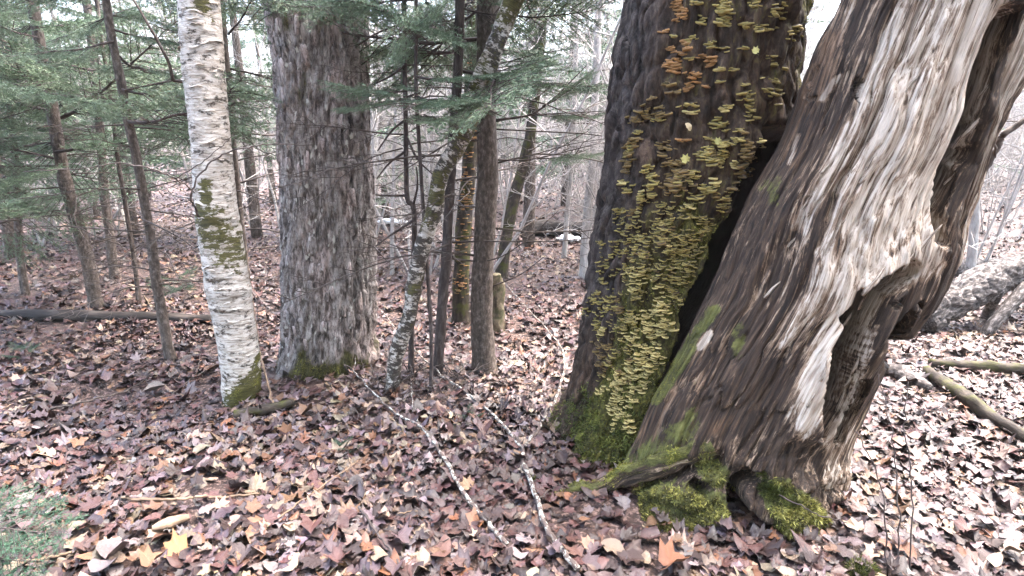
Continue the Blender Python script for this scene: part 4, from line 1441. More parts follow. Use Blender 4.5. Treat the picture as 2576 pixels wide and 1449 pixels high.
# ------------------------------------------------------------------ background trees
def bare_shrub(seed, h=3.0, stems=3, levels=3, light=False):
    """pale leafless shrub or sapling about h high"""
    r = np.random.default_rng(seed)
    mb = MB()

    def grow(p, d_, L, rad, lev):
        k = (3 if lev < 2 else 2) if light else (5 if lev < 2 else 3)
        pts = [p]
        dd = d_.copy()
        for i in range(k):
            dd = dd + r.normal(0, .13 if lev == 0 else .2, 3) + np.array([0, 0, .05])
            dd /= np.linalg.norm(dd)
            pts.append(pts[-1] + dd * L / k)
        pts = np.array(pts)
        mb.tube(pts, np.linspace(rad, rad * .35, k + 1), 5 if lev == 0 and not light else 3, 0, 0, 0, False)
        if lev < levels:
            nb = [11, 5, 0][lev] if light else [14, 7, 4][lev]
            for i in range(nb):
                t_ = r.uniform(.22 if lev == 0 else .1, .98)
                q_ = pts[0] * 0 + np.array([np.interp(t_ * k, np.arange(k + 1), pts[:, j]) for j in range(3)])
                nd = dd * .5 + r.normal(0, .75, 3)
                nd[2] = abs(nd[2]) * .6 + .1
                nd /= np.linalg.norm(nd)
                grow(q_, nd, L * r.uniform(.28, .5) * (1.1 - .5 * t_), max(rad * .42, .0022), lev + 1)
    for s in range(stems):
        d0 = np.array([r.normal(0, .22), r.normal(0, .22), 1.0])
        grow(np.array([r.normal(0, .06), r.normal(0, .06), -.03]), d0 / np.linalg.norm(d0), h * r.uniform(.75, 1.1), .016 * r.uniform(.7, 1.3), 0)
    return mb


SHRUB_MB = [bare_shrub(300 + k, 3.2, 1 + k % 3) for k in range(7)]
SHRUB = [m.mesh('bare_shrub', [M['pale']]) for m in SHRUB_MB]


def whole_spruce(seed, h=7.0, z0=1.0):
    r = np.random.default_rng(seed)
    mbs = []
    n = 46
    az = 0
    VV, TT = [], []
    for i in range(n):
        f = (i + r.uniform()) / n
        z = z0 + (h - z0) * f ** .9
        az += 2.4 + r.normal(0, .3)
        L = (1.75 * (1 - f) + .25) * r.uniform(.75, 1.15)
        V, Q, T, mi = LIVE_MB[r.integers(6)].arrays()
        T = T[mi[len(Q):] == 1]
        keep = r.permutation(len(T))[:1100]
        tri = V[T[keep]]
        c = (tri[:, 0:1] + tri[:, 1:2]) / 2
        tri = np.concatenate([c + (tri[:, :2] - c) * 2.6, c + (tri[:, 2:] - c) * 1.9], 1)
        Mx = np.array(branch_mtx((0, 0, z), az, .1 - .15 * (1 - f), L, r.normal(0, .2)))
        VV.append((tri.reshape(-1, 3) @ Mx[:3, :3].T + Mx[:3, 3]))
    V = np.concatenate(VV)
    crown = mesh_np('crown', V, [np.arange(len(V)).reshape(-1, 3)], [M['needle']], None, False)
    mb = MB()
    mb.tube(spline([(0, 0, -.1), (.03, 0, h * .4), (0, .03, h)], 12), np.linspace(.085, .01, 12), 8, 0, .1, seed)
    return mb.mesh('trunk', [M['spruce']]), crown


WS = [whole_spruce(500 + k, 7.0, [.7, 1.2, 1.7][k]) for k in range(3)]
r = np.random.default_rng(77)
SPOTS = [(15, 7.6), (330, 9.2), (60, 13), (240, 12), (640, 9.4), (690, 14), (970, 11), (1075, 15), (1330, 8.6), (1420, 13), (1545, 11),
         (2050, 14), (2470, 18), (-120, 8.5), (380, 16), (1180, 16), (160, 18), (1600, 20), (2150, 21)]
for k, (u, Y) in enumerate(SPOTS):
    x = (u - 1288) / FPX * Y
    z = float(H(np.array([x]), np.array([Y]))[0])
    t = thing('spruce_tree', 'background spruce with a full needle crown deep among the bare shrubs', 'tree', (x, Y, z), 'spruces in the woods behind')
    s = r.uniform(.7, 1.1) * (1 + Y / 80)
    t.scale = (s, s, s)
    t.rotation_euler = (r.normal(0, .02), r.normal(0, .02), r.uniform(0, 6.28))
    tr, cr = WS[k % 3]
    obj('trunk', tr, t)
    obj('crown', cr, t)
# unseen spruce boughs added behind the viewpoint to shade the near ground
VV, n0 = [], 0
for x in np.arange(-7.5, 8, 1.6):
    for y in (-5.6, -8.4):
        cr = WS[int(r.integers(3))][1]
        V = np.empty(len(cr.vertices) * 3, np.float32)
        cr.vertices.foreach_get('co', V)
        V = V.reshape(-1, 3, 3)[r.permutation(len(V) // 9)[:11000]]
        V = V.mean(1, keepdims=True) + (V - V.mean(1, keepdims=True)) * 2.4
        s = r.uniform(1.7, 2.1)
        V = V.reshape(-1, 3) * s + [x + r.normal(0, .3), y - .25 * abs(x) * (y > -2) * 0 + r.normal(0, .3) + .12 * abs(x), .6]
        VV.append(V)
for (x, y) in ((7.6, .8), (8.8, 3.4), (10.8, 5.8), (9.8, .6), (11.4, 3.2), (13.2, 8.2)):  # further boughs added out of view to dim the right hand ground
    cr = WS[int(r.integers(3))][1]
    V = np.empty(len(cr.vertices) * 3, np.float32)
    cr.vertices.foreach_get('co', V)
    V = V.reshape(-1, 3, 3)[r.permutation(len(V) // 9)[:11000]]
    V = V.mean(1, keepdims=True) + (V - V.mean(1, keepdims=True)) * 2.2
    VV.append(V.reshape(-1, 3) * 1.35 + [x, y, .4])
V = np.concatenate(VV)
o = obj('shade_boughs', mesh_np('shade_boughs', V, [np.arange(len(V)).reshape(-1, 3)], [M['needle']], None, False))
tag(o, 'unseen evergreen boughs added behind and beside the viewpoint to cut the light', 'woods', None, 'stuff')
# pale bare shrubs and saplings
n = 0
while n < 285:
    Y = 6.5 + 18 * r.uniform() ** 1.2
    u = r.uniform(-150, 2750) if n < 130 else (r.uniform(2330, 2800) if n < 175 else (r.uniform(1960, 2120) if n < 195 else r.uniform(880, 1620)))
    if Y < 8 and u < 1000:
        continue
    if r.uniform() < .45 and u < 900:
        continue
    if Y < 12 and 1240 < u < 1490:
        continue
    x = (u - 1288) / FPX * Y
    z = float(H(np.array([x]), np.array([Y]))[0])
    o = obj('bare_shrub', SHRUB[r.integers(7)], None, (x, Y, z))
    s = r.uniform(.6, 1.35)
    o.scale = (s, s, s)
    o.rotation_euler = (0, 0, r.uniform(0, 6.28))
    tag(o, 'leafless pale twiggy shrub in the thicket behind the trunks', 'shrub', 'bare shrubs in the thicket')
    n += 1
# pale slender trunks that can be told apart
PT = [('tall pale slender trunk in the gap just left of the fungus covered trunk', (1468, 700), [(1480, 520), (1496, 300), (1505, 100)], .05),
      ('pale thin pole left of the other pale trunk in the middle gap', (1420, 650), [(1432, 480), (1445, 300), (1450, 120)], .035),
      ('mossy leaning trunk far back in the middle gap', (1255, 700), [(1290, 520), (1325, 380), (1345, 250)], .07),
      ('thin pale pole between the broad trunk and the crooked sapling', (985, 690), [(985, 560), (990, 420), (1000, 200)], .025),
      ('slim grey pole far right beyond the dead trunk', (2440, 700), [(2452, 540), (2470, 330), (2490, 100)], .05)]
for k, (lab, ft, oth, rad) in enumerate(PT):
    thin_tree('slender_tree', lab, col_pts(ft, oth), rad, rad * .7, M['mosslog'] if 'mossy' in lab else M['pale'], None, (1.3, 4.0, 9, 1.0, .8), 40 + k, up=3.0, seg=10)
# far wood: one mass nobody could count
VV, QQ, TT, n0 = [], [], [], 0
FAR_MB = [bare_shrub(400 + k, 3.2, 3, 2, True) for k in range(5)]
for k in range(170):
    V, Q, T, mi = FAR_MB[r.integers(5)].arrays()
    Y = r.uniform(25, 48)
    x = r.uniform(-1.0, 1.0) * Y
    s = r.uniform(1.6, 3.2)
    an = r.uniform(0, 6.28)
    c_, s_ = math.cos(an), math.sin(an)
    W = np.stack([(V[:, 0] * c_ - V[:, 1] * s_) * s + x, (V[:, 0] * s_ + V[:, 1] * c_) * s + Y, V[:, 2] * s], 1)
    W[:, 2] += float(H(np.array([x]), np.array([Y]))[0])
    VV.append(W)
    QQ.append(Q + n0)
    n0 += len(V)
o = obj('far_woods', mesh_np('far_woods', np.concatenate(VV), [np.concatenate(QQ)], [M['pale']]))
tag(o, 'grey leafless woodland massed far behind the clearing', 'woods', None, 'stuff')


VV, QQ, n0 = [], [], 0
for k in range(170):
    V, Q, T, mi = FAR_MB[r.integers(5)].arrays()
    Y = r.uniform(9, 26)
    u = r.uniform(-100, 2750)
    if 1240 < u < 1490 and Y < 13:
        continue
    x = (u - 1288) / FPX * Y
    s = r.uniform(.5, 1.3)
    an = r.uniform(0, 6.28)
    c_, s_ = math.cos(an), math.sin(an)
    W = np.stack([(V[:, 0] * c_ - V[:, 1] * s_) * s + x, (V[:, 0] * s_ + V[:, 1] * c_) * s + Y, V[:, 2] * s], 1)
    W[:, 2] += float(H(np.array([x]), np.array([Y]))[0])
    VV.append(W)
    QQ.append(Q + n0)
    n0 += len(V)
o = obj('thicket', mesh_np('thicket', np.concatenate(VV), [np.concatenate(QQ)], [M['pale']]))
tag(o, 'tangle of fine pale twigs filling the distance between the trunks', 'undergrowth', None, 'stuff')


# ------------------------------------------------------------------ fallen logs
def log(name, label, pts, rad, mat, seg=18, rough=.15, seed=0, cat='log', k=40, extra=None, plates=0.0):
    P = spline(pts, k)
    R = np.interp(np.linspace(0, 1, k), np.linspace(0, 1, len(rad)), rad)
    mb = MB()
    mb.tube(P, R, seg, 0, rough, seed, True, plates)
    base = P[0].copy()
    t = thing(name, label, cat, base)
    obj('bole' if cat == 'log' else 'stem', mb.mesh(name, [mat], base), t)
    for e in (extra or []):
        mb = MB()
        mb.tube(spline(e[0], 12), np.linspace(e[1], e[2], 12), 7, 0, .1, seed + 3)
        obj('side_branch', mb.mesh('side_branch', [mat], base), t)
    return t


def gp(u, v, lift=0.0):
    return ground(u, v, lift)


log('fallen_log', 'long dark wet log lying across the ground at the left', [gp(-60, 803, .04), gp(120, 806, .04), gp(300, 809, .04), gp(545, 812, .03)], [.05, .054, .054, .04], M['log'], seed=2)
e1 = gp(2310, 835, .12)
log('fallen_log', 'thick scaly barked log lying beyond the dead trunk at the right', [e1, at(2420, 745, e1[1] + .1), at(2520, 700, e1[1] + .25), at(2680, 640, e1[1] + .5)], [.16, .15, .15, .14], M['scaly'], 80, .2, 3, k=200, plates=.016,
    extra=[([at(2510, 730, e1[1] + .1), gp(2478, 800), gp(2455, 818, -.02)], .05, .03), ([at(2590, 720, e1[1] + .1), at(2520, 790, e1[1]), gp(2470, 845, -.02)], .06, .045)])
log('fallen_log', 'moss edged rotten pole angling to the right behind the dead trunk foot', [gp(2328, 950, .05), gp(2420, 1015, .05), gp(2500, 1075, .05), gp(2590, 1130, .05)], [.035, .042, .04, .035], M['mosslog'], 12, .2, 4)
log('fallen_log', 'split mossy pole lying level beside the scaly log', [gp(2335, 928, .05), gp(2450, 938, .05), gp(2640, 952, .05)], [.032, .04, .04], M['mosslog'], 12, .2, 5)
log('bark_piece', 'broken bark covered slab lying just behind the dead trunk', [gp(2195, 945, .05), gp(2270, 960, .05), gp(2335, 995, .045)], [.03, .06, .03], M['scaly'], 10, .3, 6, cat='bark')
log('fallen_log', 'grey weathered log lying in the brush far right', [gp(2390, 700, .1), gp(2480, 690, .1), gp(2640, 680, .1)], [.09, .09, .09], M['scaly'], 12, .2, 7)
log('fallen_log', 'short mossy log chunk at the foot of the white birch', [gp(592, 1062, .045), gp(660, 1052, .05), gp(742, 1030, .045)], [.028, .034, .02], M['mosslog'], 12, .2, 8)
log('wood_chunk', 'rotten orange brown wood chunk lying in the left foreground leaves', [gp(388, 1352, .04), gp(430, 1340, .045), gp(480, 1322, .04)], [.012, .024, .012], M['palewood'], 10, .35, 9, cat='wood chunk')
lg = log('fallen_log', 'snow topped dark log in the far middle clearing', [gp(1310, 600, .15), gp(1400, 596, .15), gp(1480, 604, .15)], [.12, .13, .12], M['log'], 12, .2, 10)
sv = []
for (u0, v0, u1, v1, th_, lab, seed) in ((1318, 572, 1410, 562, .05, 'narrow patch of old snow lying along the far log', 1), (1398, 592, 1460, 585, .06, 'rounded patch of old snow right of the far log', 2), (950, 545, 1010, 560, .05, 'small patch of old snow left of the crooked sapling', 3)):
    a, b = gp(u0, v0 + 20), gp(u1, v1 + 20)
    b[1] = a[1]
    P = spline([a, (a + b) / 2 + [0, 0, .03], b], 20)
    mb = MB()
    tt = np.linspace(0, 1, 20)
    mb.tube(P, (.02 + .10 * np.sin(tt * math.pi) ** .5) * (1 + .35 * np.sin(tt * 17 + seed) * np.sin(tt * 7)), 18, 0, .5, seed)
    V, Q, T, mi = mb.arrays()
    c0 = V.mean(0)
    V = (V - c0) * np.array([1, 1.6, .32])
    o = obj('snow_patch', mesh_np('snow_patch', V, [Q, T], [M['snow']]), None, c0 + [0, 0, .05])
    tag(o, lab, 'snow')


# ------------------------------------------------------------------ sticks and twigs
def stick(label, lines, mat, name='fallen_branch', seed=0, seg=8, cat='branch', group=None, raw=False):
    """lines: list of ([(u, v, lift), ...], r0, r1)"""
    base = None
    t = None
    for k, (pl_, r0, r1) in enumerate(lines):
        pts = pl_ if raw else [gp(u, v, l) for u, v, l in pl_]
        n_ = max(10, len(pts) * 6)
        P = spline(pts, n_)
        rg = np.random.default_rng(seed + k)
        P[1:-1] += rg.normal(0, .003, (n_ - 2, 3))
        if t is None:
            base = P[0].copy()
            t = thing(name, label, cat, base, group)
        mb = MB()
        mb.tube(P, np.linspace(r0, r1, n_), seg, 0, .18, seed + k)
        obj('stem' if k == 0 else 'side_twig', mb.mesh(name, [mat], base), t)
    return t


stick('long lichen spotted fallen branch running down the middle foreground',
      [([(1275, 1392, .04), (1225, 1335, .04), (1165, 1262, .05), (1120, 1180, .055), (1062, 1100, .055), (1000, 1062, .05), (935, 1005, .06), (893, 955, .06), (850, 938, .09), (775, 912, .12)], .011, .003),
       ([(1062, 1100, .03), (1040, 1045, .04), (1035, 985, .06)], .006, .003), ([(893, 955, .06), (900, 925, .12), (925, 880, .16)], .004, .002)], M['lichen'], seed=21)
stick('forked lichen spotted fallen branch beside the mossy foot of the fungus trunk',
      [([(1452, 1460, .05), (1385, 1375, .05), (1350, 1280, .05), (1318, 1195, .05), (1310, 1150, .05), (1258, 1082, .05), (1170, 1002, .05), (1085, 945, .07), (1000, 868, .13), (935, 800, .2)], .013, .004),
       ([(1310, 1150, .03), (1365, 1075, .03), (1405, 1000, .05), (1418, 925, .09), (1380, 870, .12), (1300, 790, .16), (1240, 725, .2)], .011, .003)], M['lichen'], seed=25)
stick('thin dark twig lying at the bottom edge left of the forked branch', [([(905, 1312, .07), (955, 1375, .055), (1015, 1455, .045)], .006, .004)], M['dark'], 'twig', 31, cat='twig')
stick('tan split stick lying flat in the left foreground', [([(310, 1275, .045), (420, 1280, .045), (490, 1276, .045)], .007, .006)], M['palewood'], 'stick', 32, cat='stick')
stick('tan stick lying level below the white birch', [([(495, 1276, .05), (570, 1272, .045), (655, 1265, .045)], .007, .005)], M['palewood'], 'stick', 33, cat='stick')
stick('pale straw stick at the bottom left corner', [([(70, 1440, .045), (130, 1428, .045), (185, 1415, .045)], .006, .005)], M['palewood'], 'stick', 34, cat='stick')
stick('grey bent stick lying behind the dark hollow at left', [([(130, 1045, .04), (230, 1030, .06), (320, 1005, .06), (400, 960, .08)], .007, .003), ([(280, 1025, .02), (240, 1000, .03), (225, 985, .03)], .004, .002)], M['deadtwig'], 'stick', 35, cat='stick')
stick('dark crossed twig left of the white birch foot', [([(400, 1025, .01), (470, 975, .03), (545, 930, .05)], .006, .003), ([(470, 975, .03), (500, 950, .05), (505, 905, .06)], .003, .002)], M['deadtwig'], 'twig', 36, cat='twig')
stick('yellowish thin stalk propped against the white birch foot', [([(690, 1035, .01), (675, 990, .1), (655, 940, .22), (630, 905, .3)], .007, .004)], M['palewood'], 'stalk', 37, cat='stalk')
stick('long thin stem lying over the leaves right of the birch log chunk', [([(690, 1035, .015), (760, 1060, .02), (820, 1050, .03), (880, 1075, .02)], .004, .002)], M['deadtwig'], 'twig', 38, cat='twig')
stick('thin grass straw lying aslant in the middle foreground', [([(700, 1330, .045), (790, 1265, .05), (905, 1180, .05)], .004, .002)], M['palewood'], 'straw', 39, 5, 'straw')
p0, p1 = gp(1655, 1455, .0), on_dead(1838, 1228)
stick('brown stick leaning against the mossy foot of the dead trunk', [([p0, (p0 + p1) / 2 + [0, -.02, .01], p1 + [0, -.03, 0]], .009, .006)], M['deadtwig'], 'stick', 40, cat='stick', raw=True)
for k, (lab, u0, v0, us) in enumerate((('leftmost thin dark stalk standing at the lower right', 2232, 1449, [(2222, 1250), (2175, 1120), (2150, 1080)]),
                                       ('tall thin dark stalk standing in the middle of the lower right trio', 2262, 1449, [(2262, 1300), (2245, 1100), (2210, 940)]),
                                       ('forked thin dark stalk, rightmost of the lower right trio', 2290, 1449, [(2292, 1200), (2275, 1080), (2285, 960)]))):
    f = gp(u0, v0)
    stick(lab, [([f] + [at(u, v, f[1] + .05 + .04 * i) for i, (u, v) in enumerate(us)], .003, .0015)], M['dark'], 'stalk', 50 + k, 6, 'stalk', raw=True)
# dark branch curving in from the right edge
Yb = 2.7
stick('dark smooth branch curving up past the right edge of the picture',
      [([at(2330, 560, 2.85), at(2400, 512, Yb), at(2470, 435, Yb), at(2510, 370, Yb), at(2535, 330, Yb), at(2640, 270, Yb)], .012, .014),
       ([at(2503, 395, Yb), at(2495, 350, Yb - .05), at(2470, 330, Yb - .1)], .006, .003)], M['deadtwig'], 'branch', 60, raw=True)
stick('thin black twig hanging under the mossy tuft of the dead trunk', [([at(1960, 1245, 2.05), at(2050, 1290, 1.98), at(2130, 1315, 2.0)], .003, .002)], M['dark'], 'twig', 61, 5, 'twig', raw=True)
# pale long twig arching left of the birch and across to the maple
stick('pale wiry branch arching in front of the white birch and the left spruces',
      [([at(500, 545, 3.3), at(492, 525, 3.2), at(480, 490, 3.1), at(510, 430, 3.1), at(570, 385, 3.1), at(640, 368, 3.1), at(700, 363, 3.2), at(790, 365, 3.3)], .006, .0025),
       ([at(490, 485, 3.1), at(440, 450, 3.05), at(380, 425, 3.0), at(300, 412, 3.0), at(200, 425, 3.0), at(60, 432, 3.0)], .004, .002),
       ([at(440, 450, 3.05), at(520, 400, 3.0), at(590, 340, 3.0)], .003, .0015)], M['deadtwig'], 'branch', 62, raw=True)
# tangle of small twigs around the maple foot
r = np.random.default_rng(5)
for k in range(48):
    u, v = r.uniform(880, 1190), r.uniform(930, 1010)
    f = gp(u, v, .0)
    an = r.uniform(-2.6, -.5)
    L = r.uniform(.12, .32)
    pts = [f, f + np.array([math.cos(an) * L * .5 + r.normal(0, .03), r.normal(0, .06), L * .35]), f + np.array([math.cos(an) * L, r.normal(0, .12), L * r.uniform(.3, .7)])]
    stick('small dry twig tangled in the heap between the broad trunk and the leaning birch', [(pts, r.uniform(.003, .006), .0015)], M['dark'] if k % 3 else M['deadtwig'], 'twig', 70 + k, 5, 'twig', 'twigs heaped between the broad trunk and the leaning birch', raw=True)
for k in range(60):
    u, v = r.uniform(0, 2500), r.uniform(830, 1420)
    if 1350 < u < 2150 and v > 900:
        continue
    f = gp(u, v, .045)
    an = r.uniform(0, 6.28)
    L = r.uniform(.08, .25)
    e = f + np.array([math.cos(an), math.sin(an), 0]) * L
    e[2] = float(H(np.array([e[0]]), np.array([e[1]]))[0]) + r.uniform(.01, .06)
    stick('small bare twig lying loose on the leaf litter', [([f, (f + e) / 2 + r.normal(0, .012, 3), e], r.uniform(.002, .0045), .0012)], [M['deadtwig'], M['palewood'], M['dark']][k % 3], 'twig', 120 + k, 5, 'twig', 'loose twigs on the leaf litter', raw=True)

# ------------------------------------------------------------------ spruce sprays near the camera, a branch before the maple, seedlings
NEAR = [live_branch(700 + k, .0048, .024, .0036).mesh('near_spruce_branch', [M['dark'], M['needle_near']]) for k in range(3)]
f = gp(-260, 1420)
t = thing('spruce_sapling', 'bright green young spruce reaching in at the bottom left corner', 'tree', f)
mb = MB()
mb.tube(spline([(0, 0, -.03), (.01, 0, .3), (0, .01, .62)], 10), np.linspace(.012, .004, 10), 7, 0, .1, 3)
obj('trunk', mb.mesh('sapling_trunk', [M['spruce']]), t)
for (u0, v0, u1, v1, Y, k) in ((-250, 1330, 180, 1345, 1.78, 0), (-230, 1420, 140, 1425, 1.7, 2)):
    a_, b_ = at(u0, v0, Y), at(u1, v1, Y)
    dv = Vector(b_ - a_)
    obj('live_branch', NEAR[k], t, mtx=branch_mtx(a_ - f, math.atan2(dv.y, dv.x), math.asin(dv.z / dv.length) + .12, dv.length, .3))
# spray in front of the maple's right flank and over the leaning birch: low limbs of the elbow spruce
tw, bw, Pw = thin_tree('spruce_tree', 'slight young spruce whose low green sprays cross the broad trunk and the leaning birch', col_pts((1090, 985), [(1075, 700), (1058, 420), (1048, 200), (1045, 0)]), .012, .009, M['dark'], (2.0, 3.6, 14, .8, .4), (.8, 1.9, 6, .5, .5), 90, up=1.2, seg=7)
for (u, v, tu, tv, dY, k, s) in ((1052, 228, 830, 205, -.35, 0, .62), (1052, 235, 860, 265, -.3, 1, .5), (1055, 245, 1200, 260, -.4, 2, .6), (1056, 290, 1150, 300, -.45, 3, .7), (1056, 265, 1290, 220, -.35, 4, .8), (1050, 200, 1330, 170, -.2, 5, .9)):
    a, b = at(u, v, bw[1]), at(tu, tv, bw[1] + dY)
    dv = Vector(b - a)
    L = dv.length
    az = math.atan2(dv.y, dv.x)
    el = math.asin(dv.z / L) + .08
    obj('live_branch', LIVE[k], tw, mtx=branch_mtx(a - bw, az, el, L * 1.05))
for k, (u, v, s, lab) in enumerate(((865, 1140, .09, 'tiny spruce seedling in the leaves below the broad trunk'), (1190, 1060, .1, 'tiny spruce seedling between the two fallen branches'), (60, 905, .16, 'small spruce seedling near the left edge'), (455, 745, .35, 'low dark spruce seedling behind the lying log'), (1010, 1215, .05, 'smallest spruce seedling in the middle foreground'))):
    f = gp(u, v)
    t = thing('spruce_seedling', lab, 'seedling', f)
    for j in range(5):
        obj('live_branch', NEAR[j % 3], t, mtx=branch_mtx((0, 0, s * .25 * j * .6), j * 2.4 + k, .55, s * (1.1 - j * .12)))

# ------------------------------------------------------------------ leaf litter
HALF = [(0, 1.0), (12, .74), (24, .66), (40, .94), (52, .70), (68, .57), (86, .76), (108, .55), (140, .50), (166, .32)]
MAPLE = [(a, q_) for a, q_ in HALF] + [(180, .1)] + [(-a, q_) for a, q_ in HALF[:0:-1]]
OVAL = [(a, .92 / math.sqrt((math.cos(math.radians(a))) ** 2 + (math.sin(math.radians(a)) / .6) ** 2)) for a in range(0, 360, 30)]
MID = [(0, 1), (24, .58), (42, .95), (68, .48), (90, .7), (150, .38), (-150, .38), (-90, .7), (-68, .48), (-42, .95), (-24, .58)]
FARL = [(0, 1), (60, .75), (130, .6), (-130, .6), (-60, .75)]


def templ(t):
    a = np.radians([q_[0] for q_ in t])
    rr_ = np.array([q_[1] for q_ in t])
    return np.concatenate([[[0, 0]], np.stack([np.sin(a) * rr_, np.cos(a) * rr_], 1)])


PAL = [((.050, .027, .023), .25, 'dark wine brown'), ((.115, .054, .047), .25, 'reddish brown'), ((.15, .10, .103), .14, 'dusky mauve grey'), ((.22, .115, .062), .09, 'tan orange'),
       ((.36, .27, .19), .09, 'pale cream tan'), ((.27, .215, .21), .11, 'silvery mauve'), ((.24, .10, .045), .03, 'rust orange'), ((.16, .085, .065), .06, 'warm cinnamon brown')]
PC = np.array([p[0] for p in PAL])
PW = np.array([p[1] for p in PAL])
PW /= PW.sum()


def curl(T, n, r, amt):
    """(k,2) template -> (n,k,3) crumpled leaves"""
    k = len(T)
    x = np.repeat(T[None, :, 0], n, 0) * r.uniform(.8, 1.1, (n, 1))
    y = np.repeat(T[None, :, 1], n, 0)
    g_ = lambda s: r.normal(0, s, (n, 1)) * amt
    z = g_(.5) * x ** 2 + g_(.45) * y ** 2 + g_(.4) * x * y + np.abs(x) * g_(.35) + r.normal(0, .085, (n, k)) * amt
    x = x * (1 - .15 * amt * r.uniform(0, 1, (n, 1)) * x * x)
    return np.stack([x, y, z], 2)


def rot_mats(r, n, tilt):
    yaw = r.uniform(0, 2 * math.pi, n)
    ta = r.uniform(0, 2 * math.pi, n)
    tl = np.abs(r.normal(0, tilt, n))
    ax = np.stack([np.cos(ta), np.sin(ta), np.zeros(n)], 1)
    c, s = np.cos(tl), np.sin(tl)
    K = np.zeros((n, 3, 3))
    K[:, 0, 2] = ax[:, 1]
    K[:, 1, 2] = -ax[:, 0]
    K[:, 2, 0] = -ax[:, 1]
    K[:, 2, 1] = ax[:, 0]
    R = np.eye(3)[None] + s[:, None, None] * K + (1 - c)[:, None, None] * (K @ K)
    Z = np.zeros((n, 3, 3))
    Z[:, 0, 0] = np.cos(yaw); Z[:, 0, 1] = -np.sin(yaw); Z[:, 1, 0] = np.sin(yaw); Z[:, 1, 1] = np.cos(yaw); Z[:, 2, 2] = 1
    return R @ Z


r = np.random.default_rng(2024)


def scatter(y0, y1, dens, half, margin):
    ar = (y1 ** 2 - y0 ** 2) * half + 2 * margin * (y1 - y0)
    n = int(ar * dens)
    yy = np.sqrt(r.uniform(y0 ** 2, y1 ** 2, n))
    xx = r.uniform(-1, 1, n) * (half * yy + margin)
    return xx, yy


LV, LF, LC, ln0 = [], [], [], 0
LEAF_SPEC = [(1.35, 3.2, 800, templ(MAPLE), .95), (1.35, 3.2, 340, templ(OVAL), .85), (3.2, 5.5, 620, templ(MID), .88), (3.2, 5.5, 240, templ(OVAL[::2]), .82), (5.5, 9.5, 300, templ(MID), 1.05), (9.5, 20, 120, templ(FARL), 1.2)]
for (y0, y1, dens, T, sc_) in LEAF_SPEC:
    xx, yy = scatter(y0, y1, dens, .95, 1.5)
    keep = fbm(np.stack([xx * 2.1, yy * 2.1, 0 * xx + 3], 1), 3, 89) + r.uniform(-.6, .6, len(xx)) > -.75
    keep &= (((xx + 2.6) / .2) ** 2 + ((yy - 3.53) / .11) ** 2 > 1) | (r.uniform(0, 1, len(xx)) < .12)
    xx, yy = xx[keep], yy[keep]
    n = len(xx)
    size = r.lognormal(math.log(.041), .36, n) * sc_
    size = np.clip(size, .014, .075)
    L = curl(T, n, r, 1.05) * size[:, None, None]
    R = rot_mats(r, n, .19)
    L = np.einsum('nij,nkj->nki', R, L)
    zz = H(xx, yy) + r.uniform(0.004, .04, n)
    L += np.stack([xx, yy, zz], 1)[:, None, :]
    k = len(T)
    i = np.arange(1, k)
    F = np.stack([np.zeros(k - 1, int), i % (k - 1) + 1, i], 1)
    F = (F[None] + (np.arange(n) * k)[:, None, None]).reshape(-1, 3) + ln0
    pn = fbm(np.stack([xx * 1.3, yy * 1.3, 0 * xx], 1), 3, 88)
    ci = r.choice(len(PAL), n, p=PW)
    ci = np.where((pn < -.15) & (r.uniform(0, 1, n) < .45), r.integers(0, 2, n), ci)
    ci = np.where((pn > .3) & (r.uniform(0, 1, n) < .3), r.choice([3, 4, 5], n), ci)
    # lighter, drier leaves lie in drifts
    C = PC[ci] * r.uniform(.36, .84, (n, 1)) * (1 + r.normal(0, .05, (n, 3)))
    C = np.repeat(np.concatenate([C, np.ones((n, 1))], 1)[:, None], k, 1).reshape(-1, 4)
    LV.append(L.reshape(-1, 3)); LF.append(F); LC.append(C)
    ln0 += n * k
o = obj('leaf_litter', mesh_np('leaf_litter', np.concatenate(LV), [np.concatenate(LF)], [M['leaf']], None, True, {'Col': np.concatenate(LC)}))
tag(o, 'wet brown and mauve fallen leaves carpeting the forest floor', 'leaf litter', None, 'stuff')

# the nearest, largest leaves one by one
LM = []
for k in range(14):
    T = templ(MAPLE) if k % 4 else templ(OVAL)
    L = curl(T, 1, r, .9)[0]
    kk = len(T)
    i = np.arange(1, kk)
    F = np.stack([np.zeros(kk - 1, int), i % (kk - 1) + 1, i], 1)
    st = np.array([[-.02, 0, .01], [.02, 0, .01], [.03, -.85 + .1 * (k % 3), .08]])
    V = np.concatenate([L, st + [0, -.1, 0]])
    F = np.concatenate([F, [[kk, kk + 1, kk + 2]]])
    LM.append(mesh_np('fallen_leaf', V, [F], [M['leaf_obj']], None, True))
OV_NAME = {0: 'oval', 1: 'lobed'}


def single_leaf(p, size, color, label, yaw, tilt, tdir, k, group='single fallen leaves in the foreground'):
    o = obj('fallen_leaf', LM[k], None, mtx=Matrix.Translation(Vector(p)) @ Matrix.Rotation(tdir, 4, 'Z') @ Matrix.Rotation(tilt, 4, 'X') @ Matrix.Rotation(yaw, 4, 'Z') @ Matrix.Diagonal((size, size, size, 1)))
    o.color = (*[float(c) for c in color], 1)
    tag(o, label, 'leaf', group)
    return o


